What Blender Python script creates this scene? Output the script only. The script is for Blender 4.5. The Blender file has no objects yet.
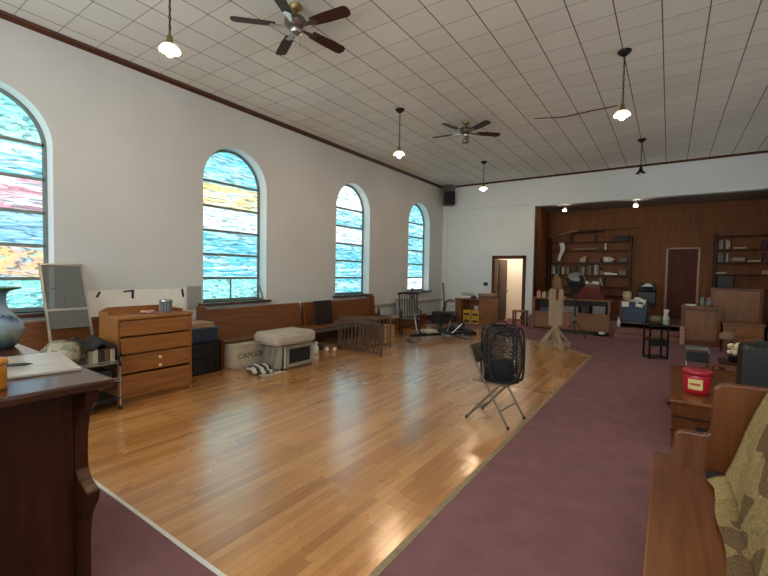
import bpy, bmesh, math, random
from mathutils import Vector, Matrix, Euler
random.seed(7)
SC = bpy.context.scene
COL = SC.collection
PI = math.pi
rad = math.radians

# ------------------------------------------------------------------ helpers
def C(h):
    h = h.lstrip('#')
    o = []
    for i in (0, 2, 4):
        c = int(h[i:i+2], 16) / 255
        o.append(c/12.92 if c <= .04045 else ((c+.055)/1.055)**2.4)
    return (*o, 1)

class MB:
    """collects shapes and links them as one mesh object"""
    def __init__(self):
        self.v, self.f, self.s = [], [], []
    def add(self, vs, fs, smooth=False, M=None):
        n = len(self.v)
        for p in vs:
            p = Vector(p)
            self.v.append(M @ p if M else p)
        for f in fs:
            self.f.append([i+n for i in f]); self.s.append(smooth)
        return self
    def box(self, x0, x1, y0, y1, z0, z1, rot=None, bev=0.0):
        c = Vector(((x0+x1)/2, (y0+y1)/2, (z0+z1)/2))
        a, b, d = abs(x1-x0)/2, abs(y1-y0)/2, abs(z1-z0)/2
        M = Matrix.Translation(c)
        if rot: M = M @ Euler(rot).to_matrix().to_4x4()
        bev = min(bev, a*.9, b*.9, d*.9)
        if bev <= 0:
            vs = [(x, y, z) for x in (-a, a) for y in (-b, b) for z in (-d, d)]
            fs = [(0,1,3,2), (4,6,7,5), (0,4,5,1), (2,3,7,6), (0,2,6,4), (1,5,7,3)]
            return self.add(vs, fs, False, M)
        bm = bmesh.new()
        bmesh.ops.create_cube(bm, size=1)
        for v in bm.verts: v.co = Vector((v.co.x*2*a, v.co.y*2*b, v.co.z*2*d))
        bmesh.ops.bevel(bm, geom=list(bm.edges), offset=bev, segments=2, profile=.5, affect='EDGES')
        bm.verts.index_update()
        self.add([v.co.copy() for v in bm.verts], [[v.index for v in f.verts] for f in bm.faces], False, M)
        bm.free()
        return self
    def cyl(self, p0, p1, r0, r1=None, n=14, cap=True):
        r1 = r0 if r1 is None else r1
        p0, p1 = Vector(p0), Vector(p1)
        d = (p1-p0)
        if d.length < 1e-6: return self
        q = d.to_track_quat('Z', 'Y').to_matrix()
        vs = []
        for p, r in ((p0, r0), (p1, r1)):
            for i in range(n):
                t = 2*PI*i/n
                vs.append(p + q @ Vector((r*math.cos(t), r*math.sin(t), 0)))
        fs = [(i, (i+1) % n, n+(i+1) % n, n+i) for i in range(n)]
        self.add(vs, fs, True)
        if cap:
            self.add(vs[:n], [list(range(n))[::-1]]); self.add(vs[n:], [list(range(n))])
        return self
    def tube(self, pts, r, n=8, closed=False):
        pts = [Vector(p) for p in pts]
        m = len(pts)
        vs = []
        up = None
        for i, p in enumerate(pts):
            a = pts[(i-1) % m] if (closed or i > 0) else p
            b = pts[(i+1) % m] if (closed or i < m-1) else p
            t = (b-a).normalized()
            if up is None:
                up = Vector((0, 0, 1)) if abs(t.z) < .9 else Vector((1, 0, 0))
            x = t.cross(up)
            if x.length < 1e-4: x = t.cross(Vector((1, 0, 0)))
            x.normalize(); y = x.cross(t).normalized(); up = y
            rr = r[i] if isinstance(r, (list, tuple)) else r
            for k in range(n):
                s = 2*PI*k/n
                vs.append(p + x*rr*math.cos(s) + y*rr*math.sin(s))
        fs = []
        for i in range(m if closed else m-1):
            j = (i+1) % m
            for k in range(n):
                fs.append((i*n+k, i*n+(k+1) % n, j*n+(k+1) % n, j*n+k))
        self.add(vs, fs, True)
        if not closed:
            self.add(vs[:n], [list(range(n))[::-1]]); self.add(vs[-n:], [list(range(n))])
        return self
    def lathe(self, prof, c=(0, 0, 0), n=24, M=None):
        vs, fs = [], []
        for r, z in prof:
            for i in range(n):
                t = 2*PI*i/n
                vs.append((c[0]+r*math.cos(t), c[1]+r*math.sin(t), c[2]+z))
        for j in range(len(prof)-1):
            for i in range(n):
                fs.append((j*n+i, j*n+(i+1) % n, (j+1)*n+(i+1) % n, (j+1)*n+i))
        self.add(vs, fs, True, M)
        if prof[0][0] > 1e-4: self.add(vs[:n], [list(range(n))[::-1]], False, M)
        if prof[-1][0] > 1e-4: self.add(vs[-n:], [list(range(n))], False, M)
        return self
    def ball(self, c, rx, ry=None, rz=None, n=16, lump=0, seed=0, M=None):
        ry = ry or rx; rz = rz or rx
        rnd = random.Random(seed)
        m = n//2
        vs, fs = [], []
        ph = [rnd.uniform(0, 6.28) for _ in range(6)]
        for j in range(m+1):
            a = PI*j/m
            for i in range(n):
                b = 2*PI*i/n
                d = (math.sin(a)*math.cos(b), math.sin(a)*math.sin(b), math.cos(a))
                k = 1 + lump*(math.sin(4*d[0]+ph[0])*math.sin(5*d[1]+ph[1]) + .5*math.sin(7*d[2]+ph[2]+3*d[0]))
                vs.append((c[0]+rx*d[0]*k, c[1]+ry*d[1]*k, c[2]+rz*d[2]*k))
        for j in range(m):
            for i in range(n):
                fs.append((j*n+i, (j+1)*n+i, (j+1)*n+(i+1) % n, j*n+(i+1) % n))
        return self.add(vs, fs, True, M)
    def prism(self, poly, axis, a0, a1, M=None):
        """poly: 2D points; axis x -> (y,z), y -> (x,z), z -> (x,y)"""
        def P(p, a):
            return {'x': (a, p[0], p[1]), 'y': (p[0], a, p[1]), 'z': (p[0], p[1], a)}[axis]
        n = len(poly)
        vs = [P(p, a0) for p in poly] + [P(p, a1) for p in poly]
        fs = [(i, (i+1) % n, n+(i+1) % n, n+i) for i in range(n)]
        fs += [list(range(n))[::-1], list(range(n, 2*n))]
        return self.add(vs, fs, False, M)
    def grid(self, fn, nu, nv, thick=0.0, smooth=True):
        """surface fn(u,v) in 0..1; thick closes it into a sheet with an underside"""
        def layer(dz):
            return [Vector(fn(i/nu, j/nv)) + Vector((0, 0, dz)) for j in range(nv+1) for i in range(nu+1)]
        fs = []
        for j in range(nv):
            for i in range(nu):
                k = j*(nu+1)+i
                fs.append((k, k+1, k+nu+2, k+nu+1))
        self.add(layer(0), fs, smooth)
        return self
    def build(self, name, mat, parent=None, loc=None, rz=0, bevel=0, solid=0):
        me = bpy.data.meshes.new(name)
        me.from_pydata([tuple(p) for p in self.v], [], self.f)
        for p, s in zip(me.polygons, self.s): p.use_smooth = s
        bm = bmesh.new(); bm.from_mesh(me)
        bmesh.ops.recalc_face_normals(bm, faces=bm.faces)
        bm.to_mesh(me); bm.free()
        me.update()
        o = bpy.data.objects.new(name, me)
        me.materials.append(mat)
        COL.objects.link(o)
        if parent: o.parent = parent
        if loc: o.location = loc
        if rz: o.rotation_euler.z = rz
        if bevel:
            b = o.modifiers.new('soft_edge', 'BEVEL'); b.width = bevel; b.segments = 2; b.limit_method = 'ANGLE'
        if solid:
            s = o.modifiers.new('thickness', 'SOLIDIFY'); s.thickness = solid; s.offset = 0
        return o

def tag(o, label=None, cat=None, group=None, kind=None):
    if label: o['label'] = label
    if cat: o['category'] = cat
    if group: o['group'] = group
    if kind: o['kind'] = kind
    return o
def thing(name, label, cat, loc=(0, 0, 0), rz=0, group=None):
    o = bpy.data.objects.new(name, None); COL.objects.link(o)
    o.empty_display_size = .1
    o.location = loc; o.rotation_euler.z = rz
    return tag(o, label, cat, group)
def solo(mb, name, mat, label, cat, loc=(0, 0, 0), rz=0, group=None, **k):
    return tag(mb.build(name, mat, None, loc, rz, **k), label, cat, group)
def struct(mb, name, mat, parent=None, **k):
    return tag(mb.build(name, mat, parent, **k), kind='structure')
def copy_tree(o, parent=None):
    c = o.copy(); COL.objects.link(c)
    if parent: c.parent = parent
    for ch in list(o.children): copy_tree(ch, c)
    return c

# ------------------------------------------------------------------ materials
def nt(name):
    m = bpy.data.materials.new(name); m.use_nodes = True
    t = m.node_tree
    return m, t, t.nodes, t.links, t.nodes['Principled BSDF']
def mapping(N, L, scale=(1, 1, 1), rot=(0, 0, 0), rnd=False):
    tc = N.new('ShaderNodeTexCoord'); mp = N.new('ShaderNodeMapping')
    mp.inputs['Scale'].default_value = scale; mp.inputs['Rotation'].default_value = rot
    L.new(tc.outputs['Object'], mp.inputs['Vector'])
    if rnd:
        oi = N.new('ShaderNodeObjectInfo'); mu = N.new('ShaderNodeMath'); mu.operation = 'MULTIPLY'
        mu.inputs[1].default_value = 17.0
        L.new(oi.outputs['Random'], mu.inputs[0]); L.new(mu.outputs[0], mp.inputs['Location'])
    return mp.outputs['Vector']
def ramp(N, stops):
    r = N.new('ShaderNodeValToRGB'); e = r.color_ramp.elements
    while len(e) < len(stops): e.new(.5)
    for k, (p, c) in enumerate(stops):
        e[k].position = p; e[k].color = c
    return r
def mat(name, col, rough=.5, metal=0, var=.12, scale=6, bump=0, spec=.5):
    m, t, N, L, b = nt(name)
    v = mapping(N, L)
    n = N.new('ShaderNodeTexNoise'); n.inputs['Scale'].default_value = scale; n.inputs['Detail'].default_value = 4
    L.new(v, n.inputs['Vector'])
    c = C(col)
    lo = tuple(max(0, x*(1-var)) for x in c[:3])+(1,); hi = tuple(min(1, x*(1+var)) for x in c[:3])+(1,)
    r = ramp(N, [(.3, lo), (.7, hi)])
    L.new(n.outputs['Fac'], r.inputs['Fac']); L.new(r.outputs['Color'], b.inputs['Base Color'])
    b.inputs['Roughness'].default_value = rough; b.inputs['Metallic'].default_value = metal
    b.inputs['Specular IOR Level'].default_value = spec
    if bump:
        bp = N.new('ShaderNodeBump'); bp.inputs['Strength'].default_value = bump; bp.inputs['Distance'].default_value = .01
        n2 = N.new('ShaderNodeTexNoise'); n2.inputs['Scale'].default_value = scale*9; L.new(v, n2.inputs['Vector'])
        L.new(n2.outputs['Fac'], bp.inputs['Height']); L.new(bp.outputs['Normal'], b.inputs['Normal'])
    return m
def wood(name, dark, light, axis='x', rough=.35, scale=1.0, spec=.5):
    m, t, N, L, b = nt(name)
    s = {'x': (1.2, 14, 14), 'y': (14, 1.2, 14), 'z': (14, 14, 1.2)}[axis]
    v = mapping(N, L, tuple(k*scale for k in s), rnd=True)
    n = N.new('ShaderNodeTexNoise'); n.inputs['Scale'].default_value = 1.6; n.inputs['Detail'].default_value = 6
    n.inputs['Distortion'].default_value = .6
    L.new(v, n.inputs['Vector'])
    r = ramp(N, [(.28, C(dark)), (.72, C(light))])
    L.new(n.outputs['Fac'], r.inputs['Fac']); L.new(r.outputs['Color'], b.inputs['Base Color'])
    b.inputs['Roughness'].default_value = rough; b.inputs['Specular IOR Level'].default_value = spec
    return m
def emis(name, col, k):
    m, t, N, L, b = nt(name)
    b.inputs['Base Color'].default_value = C(col); b.inputs['Emission Color'].default_value = C(col)
    b.inputs['Emission Strength'].default_value = k
    return m

WSTR = 1.1       # daylight through the street-side panes
FSTR = 8.0       # glow of the unseen front windows added to light the room
RSTR = 1.5       # glow of the unseen right-wall panes added as daylight
def slag(name, stops, strength, seed=0., sy=.5, sz=5.0, dist=2.2):
    """marbled slag glass lit from behind by the day"""
    m, t, N, L, b = nt(name)
    tc = N.new('ShaderNodeTexCoord'); mp = N.new('ShaderNodeMapping')
    mp.inputs['Scale'].default_value = (1, sy, sz); mp.inputs['Location'].default_value = (seed, seed*1.7, seed*.6)
    L.new(tc.outputs['Object'], mp.inputs['Vector'])
    n = N.new('ShaderNodeTexNoise'); n.inputs['Scale'].default_value = 1.5; n.inputs['Detail'].default_value = 7
    n.inputs['Roughness'].default_value = .62; n.inputs['Distortion'].default_value = dist
    L.new(mp.outputs['Vector'], n.inputs['Vector'])
    r = ramp(N, stops)
    L.new(n.outputs['Fac'], r.inputs['Fac'])
    # thin darker streaks that run through the sheet
    w = N.new('ShaderNodeTexNoise'); w.inputs['Scale'].default_value = 4.5; w.inputs['Detail'].default_value = 5; w.inputs['Distortion'].default_value = dist*.8
    L.new(mp.outputs['Vector'], w.inputs['Vector'])
    r2 = ramp(N, [(.38, (.22, .30, .36, 1)), (.48, (.82, .86, .88, 1)), (.6, (1, 1, 1, 1))])
    L.new(w.outputs['Fac'], r2.inputs['Fac'])
    mx = N.new('ShaderNodeMix'); mx.data_type = 'RGBA'; mx.blend_type = 'MULTIPLY'; mx.inputs[0].default_value = 1
    L.new(r.outputs['Color'], mx.inputs[6]); L.new(r2.outputs['Color'], mx.inputs[7])
    b.inputs['Base Color'].default_value = (.05, .08, .09, 1); b.inputs['Roughness'].default_value = .25
    L.new(mx.outputs[2], b.inputs['Emission Color']); b.inputs['Emission Strength'].default_value = strength
    return m
def cols(*h): 
    k = len(h)
    return [(.26+.5*i/(k-1), C(x)) for i, x in enumerate(h)]
G = {}
G['aqua'] = slag('glass_aqua', cols('2f9aa8', '79c3c6', '3fa4bd', 'b4dcda', '62b9c3', 'c6e2df'), WSTR, 1)
G['cyan'] = slag('glass_cyan', cols('2f92b0', '74c2c9', '3aa3bb', 'c3e0e0', '59b3c0', '9fd0d4'), WSTR, 4.3)
G['white'] = slag('glass_white', cols('62b0c0', 'b4d6d8', 'cfdfe2', 'dfe6e7', '9bcad3', 'd3dfe1'), WSTR, 7.7)
G['blue'] = slag('glass_blue', cols('3f86b0', '74b1cb', 'a4cbd8', '4f98ba', 'c0d9e0', '7db8cb'), WSTR, 2.9)
G['amber'] = slag('glass_amber', cols('4fa6b8', '9fd0d4', 'cdd3b8', 'd0ac60', 'b9d3d0', '6fbac4'), WSTR, 5.1)
G['rose'] = slag('glass_rose', cols('7db4c8', 'cdd6de', 'dfe0e4', 'b8667c', 'd8d9e2', '9cc4d2'), WSTR, 3.3)
G['swirl'] = slag('glass_swirl', cols('55b0b2', 'a4ccb4', 'd0ac68', 'cda49a', '74c3c6', 'd8d9c6'), WSTR, 9.4, .9, 2.6, 3.2)
G['green'] = slag('glass_green', cols('45ad94', '7fcdb2', '74cacb', 'a8d9cf', '4fb3ad', 'c0e2d5'), WSTR, 6.2, .9, 3.0, 3.0)
G['day'] = slag('glass_right_fill', cols('a9c4cc', 'd2d8d6', 'c6d0d2', 'dcdcd6', 'b8ccd2', 'dcdfdd'), RSTR, 8.8)  # glowing panes for the added right-wall windows, out of view

G['front'] = slag('glass_front_fill', cols('c4cfd0', 'd8d9d5', 'ced3d2', 'dcdad3', 'c4cecf', 'dadad5'), FSTR, 3.8)  # glowing panes for the added windows behind the camera

M = {}
# plaster, ceiling, floor
def plaster(name, c1, c2, sc=.6):
    m, t, N, L, b = nt(name)
    v = mapping(N, L)
    n = N.new('ShaderNodeTexNoise'); n.inputs['Scale'].default_value = sc; n.inputs['Detail'].default_value = 5
    L.new(v, n.inputs['Vector'])
    r = ramp(N, [(.3, C(c1)), (.65, C(c2))])
    L.new(n.outputs['Fac'], r.inputs['Fac']); L.new(r.outputs['Color'], b.inputs['Base Color'])
    b.inputs['Roughness'].default_value = .75; b.inputs['Specular IOR Level'].default_value = .25
    bp = N.new('ShaderNodeBump'); bp.inputs['Strength'].default_value = .12; bp.inputs['Distance'].default_value = .01
    n2 = N.new('ShaderNodeTexNoise'); n2.inputs['Scale'].default_value = 14; n2.inputs['Detail'].default_value = 4; L.new(v, n2.inputs['Vector'])
    L.new(n2.outputs['Fac'], bp.inputs['Height']); L.new(bp.outputs['Normal'], b.inputs['Normal'])
    return m
M['wall'] = plaster('wall_plaster', 'bbbcbc', 'c5c6c6')
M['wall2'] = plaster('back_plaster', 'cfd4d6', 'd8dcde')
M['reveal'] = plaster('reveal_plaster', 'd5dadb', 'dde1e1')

def ceiling_mat():
    m, t, N, L, b = nt('ceiling_tiles')
    tc = N.new('ShaderNodeTexCoord'); sep = N.new('ShaderNodeSeparateXYZ'); L.new(tc.outputs['Object'], sep.inputs[0])
    def M_(op, a, bb=None, c=None):
        n = N.new('ShaderNodeMath'); n.operation = op
        for k, x in enumerate((a, bb, c)):
            if x is None: continue
            if hasattr(x, 'links'): L.new(x, n.inputs[k])
            else: n.inputs[k].default_value = x
        return n.outputs[0]
    def line(ax, off, pitch, w):
        u = M_('DIVIDE', M_('SUBTRACT', sep.outputs[ax], off), pitch)
        fr = M_('FRACT', u)
        d = M_('ABSOLUTE', M_('SUBTRACT', fr, .5))           # .5 at a joint
        return M_('GREATER_THAN', d, .5-w/pitch/2), M_('FLOOR', u)
    lx, ix = line(0, -.174, .4425, .013)
    ly, iy = line(1, 5.449, .431, .010)
    cb = N.new('ShaderNodeCombineXYZ'); L.new(ix, cb.inputs[0]); L.new(iy, cb.inputs[1])
    wn = N.new('ShaderNodeTexWhiteNoise'); wn.noise_dimensions = '2D'; L.new(cb.outputs[0], wn.inputs['Vector'])
    n = N.new('ShaderNodeTexNoise'); n.inputs['Scale'].default_value = .35; n.inputs['Detail'].default_value = 4
    L.new(tc.outputs['Object'], n.inputs['Vector'])
    r = ramp(N, [(.3, C('d6d1c6')), (.7, C('e3e0d8'))]); L.new(n.outputs['Fac'], r.inputs['Fac'])
    r3 = ramp(N, [(0, (.93, .93, .93, 1)), (1, (1, 1, 1, 1))]); L.new(wn.outputs['Value'], r3.inputs['Fac'])
    mx = N.new('ShaderNodeMix'); mx.data_type = 'RGBA'; mx.blend_type = 'MULTIPLY'; mx.inputs[0].default_value = 1
    L.new(r.outputs['Color'], mx.inputs[6]); L.new(r3.outputs['Color'], mx.inputs[7])
    m1 = N.new('ShaderNodeMix'); m1.data_type = 'RGBA'; L.new(M_('MULTIPLY', ly, .62), m1.inputs[0])
    L.new(mx.outputs[2], m1.inputs[6]); m1.inputs[7].default_value = C('5a4a40')
    m2 = N.new('ShaderNodeMix'); m2.data_type = 'RGBA'; L.new(M_('MULTIPLY', lx, .92), m2.inputs[0])
    L.new(m1.outputs[2], m2.inputs[6]); m2.inputs[7].default_value = C('4a3a32')
    L.new(m2.outputs[2], b.inputs['Base Color'])
    b.inputs['Roughness'].default_value = .8; b.inputs['Specular IOR Level'].default_value = .2
    return m
M['ceiling'] = ceiling_mat()

def plank_mat():
    m, t, N, L, b = nt('oak_strip_floor')
    v = mapping(N, L, (1, 1, 1), (0, 0, PI/2))
    br = N.new('ShaderNodeTexBrick'); br.offset = .37; br.offset_frequency = 2
    br.inputs['Scale'].default_value = 1; br.inputs['Brick Width'].default_value = 1.15; br.inputs['Row Height'].default_value = .062
    br.inputs['Mortar Size'].default_value = .0011; br.inputs['Mortar Smooth'].default_value = .2; br.inputs['Bias'].default_value = 0
    br.inputs['Color1'].default_value = (0, 0, 0, 1); br.inputs['Color2'].default_value = (1, 1, 1, 1); br.inputs['Mortar'].default_value = (.3, .3, .3, 1)
    L.new(v, br.inputs['Vector'])
    mp = N.new('ShaderNodeMapping'); mp.inputs['Scale'].default_value = (1.5, 22, 1); L.new(v, mp.inputs['Vector'])
    n = N.new('ShaderNodeTexNoise'); n.inputs['Scale'].default_value = 1.4; n.inputs['Detail'].default_value = 6; L.new(mp.outputs['Vector'], n.inputs['Vector'])
    ad = N.new('ShaderNodeMix'); ad.data_type = 'RGBA'; ad.inputs[0].default_value = .5
    L.new(br.outputs['Color'], ad.inputs[6]); L.new(n.outputs['Color'], ad.inputs[7])
    bw = N.new('ShaderNodeRGBToBW'); L.new(ad.outputs[2], bw.inputs[0])
    r = ramp(N, [(.12, C('9c6332')), (.45, C('bd8244')), (.85, C('cf9a5c'))]); L.new(bw.outputs[0], r.inputs['Fac'])
    mo = N.new('ShaderNodeMix'); mo.data_type = 'RGBA'; L.new(br.outputs['Fac'], mo.inputs[0]); L.new(r.outputs['Color'], mo.inputs[6]); mo.inputs[7].default_value = C('6e4522')
    # worn and stained areas
    n3 = N.new('ShaderNodeTexNoise'); n3.inputs['Scale'].default_value = .9; n3.inputs['Detail'].default_value = 7; L.new(v, n3.inputs['Vector'])
    r3 = ramp(N, [(.28, (.86, .84, .82, 1)), (.6, (1, 1, 1, 1))]); L.new(n3.outputs['Fac'], r3.inputs['Fac'])
    mw = N.new('ShaderNodeMix'); mw.data_type = 'RGBA'; mw.blend_type = 'MULTIPLY'; mw.inputs[0].default_value = 1
    L.new(mo.outputs[2], mw.inputs[6]); L.new(r3.outputs['Color'], mw.inputs[7])
    L.new(mw.outputs[2], b.inputs['Base Color'])
    rr = N.new('ShaderNodeMapRange'); rr.inputs['To Min'].default_value = .24; rr.inputs['To Max'].default_value = .31
    L.new(n3.outputs['Fac'], rr.inputs['Value']); L.new(rr.outputs[0], b.inputs['Roughness'])
    bp = N.new('ShaderNodeBump'); bp.inputs['Strength'].default_value = .22; bp.inputs['Distance'].default_value = .004
    n4 = N.new('ShaderNodeTexNoise'); n4.inputs['Scale'].default_value = 7; L.new(v, n4.inputs['Vector'])
    L.new(n4.outputs['Fac'], bp.inputs['Height']); L.new(bp.outputs['Normal'], b.inputs['Normal'])
    b.inputs['Coat Weight'].default_value = 1.0; b.inputs['Coat Roughness'].default_value = .2; b.inputs['Coat IOR'].default_value = 1.7
    return m
M['planks'] = plank_mat()
M['carpet'] = mat('burgundy_carpet', '7c5a5e', .95, 0, .09, 5, .5, .1)

M['trim'] = wood('dark_trim', '3a2018', '54301f', 'y')
M['trimx'] = wood('dark_trim_cross', '3f2115', '5a331d', 'x', .45, 1.0, .22)
M['panel'] = wood('chancel_panelling', '6b3e1f', '80502b', 'z', .5, .5, .18)
M['darkwood'] = wood('dark_walnut', '2b160c', '472616', 'y', .42, 1.0, .22)
M['desk_top'] = wood('desk_top_varnish', '331b11', '4d2c1d', 'y', .16)
M['desk_face'] = wood('desk_face_varnish', '29130a', '40200f', 'z', .34, 1.0, .25)
M['ebony'] = wood('near_black_wood', '1b110d', '33221a', 'z', .4, 1.0, .3)
M['gatewood'] = wood('gate_wood', '46352a', '655041', 'z', .5, 1.0, .3)
M['oak'] = wood('golden_oak', '774620', '96622f', 'y', .4, 1.0, .4)
M['pew'] = wood('pew_oak', '5a3318', '774724', 'y', .38, 1.0, .35)
M['pewr'] = wood('pew_varnished', '5c3216', '774522', 'y', .27, 1.0, .4)
M['pewx'] = wood('pew_end_wood', '532c14', '6d3e1e', 'z', .3, 1.0, .4)
M['rough'] = wood('raw_timber', '857259', 'a3907a', 'z', .8)
M['roughx'] = wood('raw_timber_flat', '7d6a52', '9e8a6c', 'x', .8)
M['midwood'] = wood('mid_brown_wood', '6b4122', '8a592f', 'x', .4)
M['midz'] = wood('mid_brown_upright', '6b4122', '8a592f', 'z', .4)
M['greywood'] = wood('weathered_rail', '8c8074', 'a3978a', 'y', .6)
M['black'] = mat('black_plastic', '141414', .45)
M['blackcloth'] = mat('black_cloth', '17161a', .9, 0, .3, 9, .4)
M['blackmetal'] = mat('black_metal', '1c1a19', .4, .6)
M['grey'] = mat('grey_plastic', '6f7072', .5)
M['chrome'] = mat('chrome', 'b9bbbd', .2, 1)
M['alu'] = mat('aluminium', 'a8a6a1', .38, .9)
M['frame'] = mat('steel_sash', '6c7876', .5, .1)
M['white'] = mat('white_paint', 'd9d7d0', .5, 0, .05)
M['paper'] = mat('white_paper', 'dedad2', .85, 0, .05)
M['tape'] = mat('black_tape', '16181a', .6)
M['beige'] = mat('beige_upholstery', '857c6d', .9, 0, .15, 5, .3)
M['palecloth'] = mat('pale_quilted_cloth', 'aaa191', .9, 0, .1, 5, .4)
M['cardboard'] = mat('cardboard', 'a6845c', .85, 0, .12)
M['crate'] = mat('pale_crate_board', 'b9ab95', .75, 0, .12, 4)
M['blue'] = mat('blue_plastic', '20384f', .5)
M['bluedark'] = mat('navy_plastic', '1f3048', .4)
M['red'] = mat('red_plastic', 'b3122a', .3)
M['redcloth'] = mat('red_box_board', '5d2420', .8, 0, .3, 8)
M['yellow'] = mat('yellow_box_board', 'c4a03a', .6)
M['label'] = mat('cream_label', 'dcc98a', .6)
M['pink'] = mat('pink_rag', 'b08476', .9)
M['green'] = mat('pale_green_liquid', '9fb58c', .4)
M['tan'] = mat('tan_board', '94765a', .7)
M['brass'] = mat('aged_brass', '8d7a4e', .35, .8)
M['flower'] = mat('cream_petals', 'd8cfb0', .8, 0, .1)
M['purple'] = mat('plum_book', '4a3346', .7)
M['cream'] = mat('cream_book', 'b5a68c', .7)
M['greybook'] = mat('grey_book', '77736d', .7)
M['darkbook'] = mat('dark_book', '2c2725', .7)
M['brownbook'] = mat('brown_book', '6b4c35', .7)
M['hall'] = plaster('hall_plaster', 'e2d8c6', 'e8dfcf')
M['shade'] = emis('lit_shade', 'ffe3b8', 1.0)
M['bulb'] = emis('lit_bulb', 'ffdfb0', 300)
M['bulboff'] = mat('unlit_bulb', 'cfcac0', .2)
M['spot'] = mat('white_spotlight', 'e8e6e2', .35, 0, .03)
M['spotlens'] = emis('spotlight_lens', 'fff0dc', 110)

def glassy(name, col, alpha):
    m, t, N, L, b = nt(name)
    tr = N.new('ShaderNodeBsdfTransparent'); tr.inputs[0].default_value = C(col)
    mix = N.new('ShaderNodeMixShader'); mix.inputs[0].default_value = alpha
    b.inputs['Base Color'].default_value = C('9a9c98'); b.inputs['Roughness'].default_value = .12
    L.new(tr.outputs[0], mix.inputs[1]); L.new(b.outputs[0], mix.inputs[2])
    L.new(mix.outputs[0], N['Material Output'].inputs[0])
    return m
M['pane'] = glassy('storm_glass', 'aeb3b0', .28)
M['netting'] = glassy('insect_screen', '8d8d8a', .35)
def mesh_mat(name, col, cell, hole):
    """woven net: opaque threads with real see-through holes"""
    m, t, N, L, b = nt(name)
    v = mapping(N, L, (cell, cell, cell))
    w = N.new('ShaderNodeTexVoronoi'); w.feature = 'DISTANCE_TO_EDGE'; w.inputs['Scale'].default_value = 1; L.new(v, w.inputs['Vector'])
    g = N.new('ShaderNodeMath'); g.operation = 'GREATER_THAN'; g.inputs[1].default_value = hole; L.new(w.outputs['Distance'], g.inputs[0])
    tr = N.new('ShaderNodeBsdfTransparent'); mix = N.new('ShaderNodeMixShader')
    b.inputs['Base Color'].default_value = C(col); b.inputs['Roughness'].default_value = .8
    L.new(g.outputs[0], mix.inputs[0]); L.new(b.outputs[0], mix.inputs[1]); L.new(tr.outputs[0], mix.inputs[2])
    L.new(mix.outputs[0], N['Material Output'].inputs[0])
    return m
M['net'] = mesh_mat('black_net', '121214', 80, .13)

def vase_mat():
    m, t, N, L, b = nt('iridescent_glaze')
    v = mapping(N, L); sep = N.new('ShaderNodeSeparateXYZ'); L.new(v, sep.inputs[0])
    n = N.new('ShaderNodeTexNoise'); n.inputs['Scale'].default_value = 9; n.inputs['Distortion'].default_value = 1.5; n.inputs['Detail'].default_value = 5; L.new(v, n.inputs['Vector'])
    mr = N.new('ShaderNodeMapRange'); mr.inputs['From Max'].default_value = .4; L.new(sep.outputs[2], mr.inputs['Value'])
    ad = N.new('ShaderNodeMath'); ad.operation = 'MULTIPLY_ADD'; ad.inputs[1].default_value = .3; L.new(n.outputs['Fac'], ad.inputs[0]); 
    sb = N.new('ShaderNodeMath'); sb.operation = 'SUBTRACT'; sb.inputs[1].default_value = .15; L.new(mr.outputs[0], sb.inputs[0]); L.new(sb.outputs[0], ad.inputs[2])
    r = ramp(N, [(.05, C('42545e')), (.22, C('76857c')), (.36, C('7f95a8')), (.46, C('2d4566')), (.52, C('8fa3b8')), (.75, C('6f8fae')), (.95, C('2c5a50'))])
    L.new(ad.outputs[0], r.inputs['Fac']); L.new(r.outputs['Color'], b.inputs['Base Color'])
    b.inputs['Roughness'].default_value = .18
    return m
M['vase'] = vase_mat()
M['rim'] = mat('green_rim', '1f5a3c', .2)
M['amber'] = mat('amber_glass', 'b8741f', .15, 0, .25, 20)
M['teal'] = mat('teal_lid', '3f8a8f', .3)

def patch_mat(name, cells, cellsize):
    m, t, N, L, b = nt(name)
    v = mapping(N, L, (1/cellsize,)*3, (.3, .2, .78))
    w = N.new('ShaderNodeTexVoronoi'); w.distance = 'CHEBYCHEV'; w.inputs['Randomness'].default_value = .35; w.inputs['Scale'].default_value = 1; L.new(v, w.inputs['Vector'])
    bw = N.new('ShaderNodeRGBToBW'); L.new(w.outputs['Color'], bw.inputs[0])
    r = ramp(N, [(.1*0+i/len(cells), C(c)) for i, c in enumerate(cells)]); r.color_ramp.interpolation = 'CONSTANT'
    L.new(bw.outputs[0], r.inputs['Fac'])
    n = N.new('ShaderNodeTexNoise'); n.inputs['Scale'].default_value = 5; n.inputs['Detail'].default_value = 8; n.inputs['Distortion'].default_value = 3; L.new(v, n.inputs['Vector'])
    r2 = ramp(N, [(.35, (.45, .42, .36, 1)), (.55, (1, 1, 1, 1))]); L.new(n.outputs['Fac'], r2.inputs['Fac'])
    mx = N.new('ShaderNodeMix'); mx.data_type = 'RGBA'; mx.blend_type = 'MULTIPLY'; mx.inputs[0].default_value = .8
    L.new(r.outputs['Color'], mx.inputs[6]); L.new(r2.outputs['Color'], mx.inputs[7])
    L.new(mx.outputs[2], b.inputs['Base Color']); b.inputs['Roughness'].default_value = .95; b.inputs['Specular IOR Level'].default_value = .1
    return m
M['quilt'] = patch_mat('patchwork_cloth', ['a08f66', '98885f', '6f5c45', 'a5946b', '93835c', '9c8b63'], .16)
M['camo'] = patch_mat('mottled_cloth', ['8d897a', 'a09b88', '6a675b', 'aaa592', '7d7a6c', '97927f'], .07)
M['floral'] = patch_mat('green_floral_cloth', ['5d6a4c', '7d8468', '8f7f5a', '49543c', '9a9476', '66704f'], .06)
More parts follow.
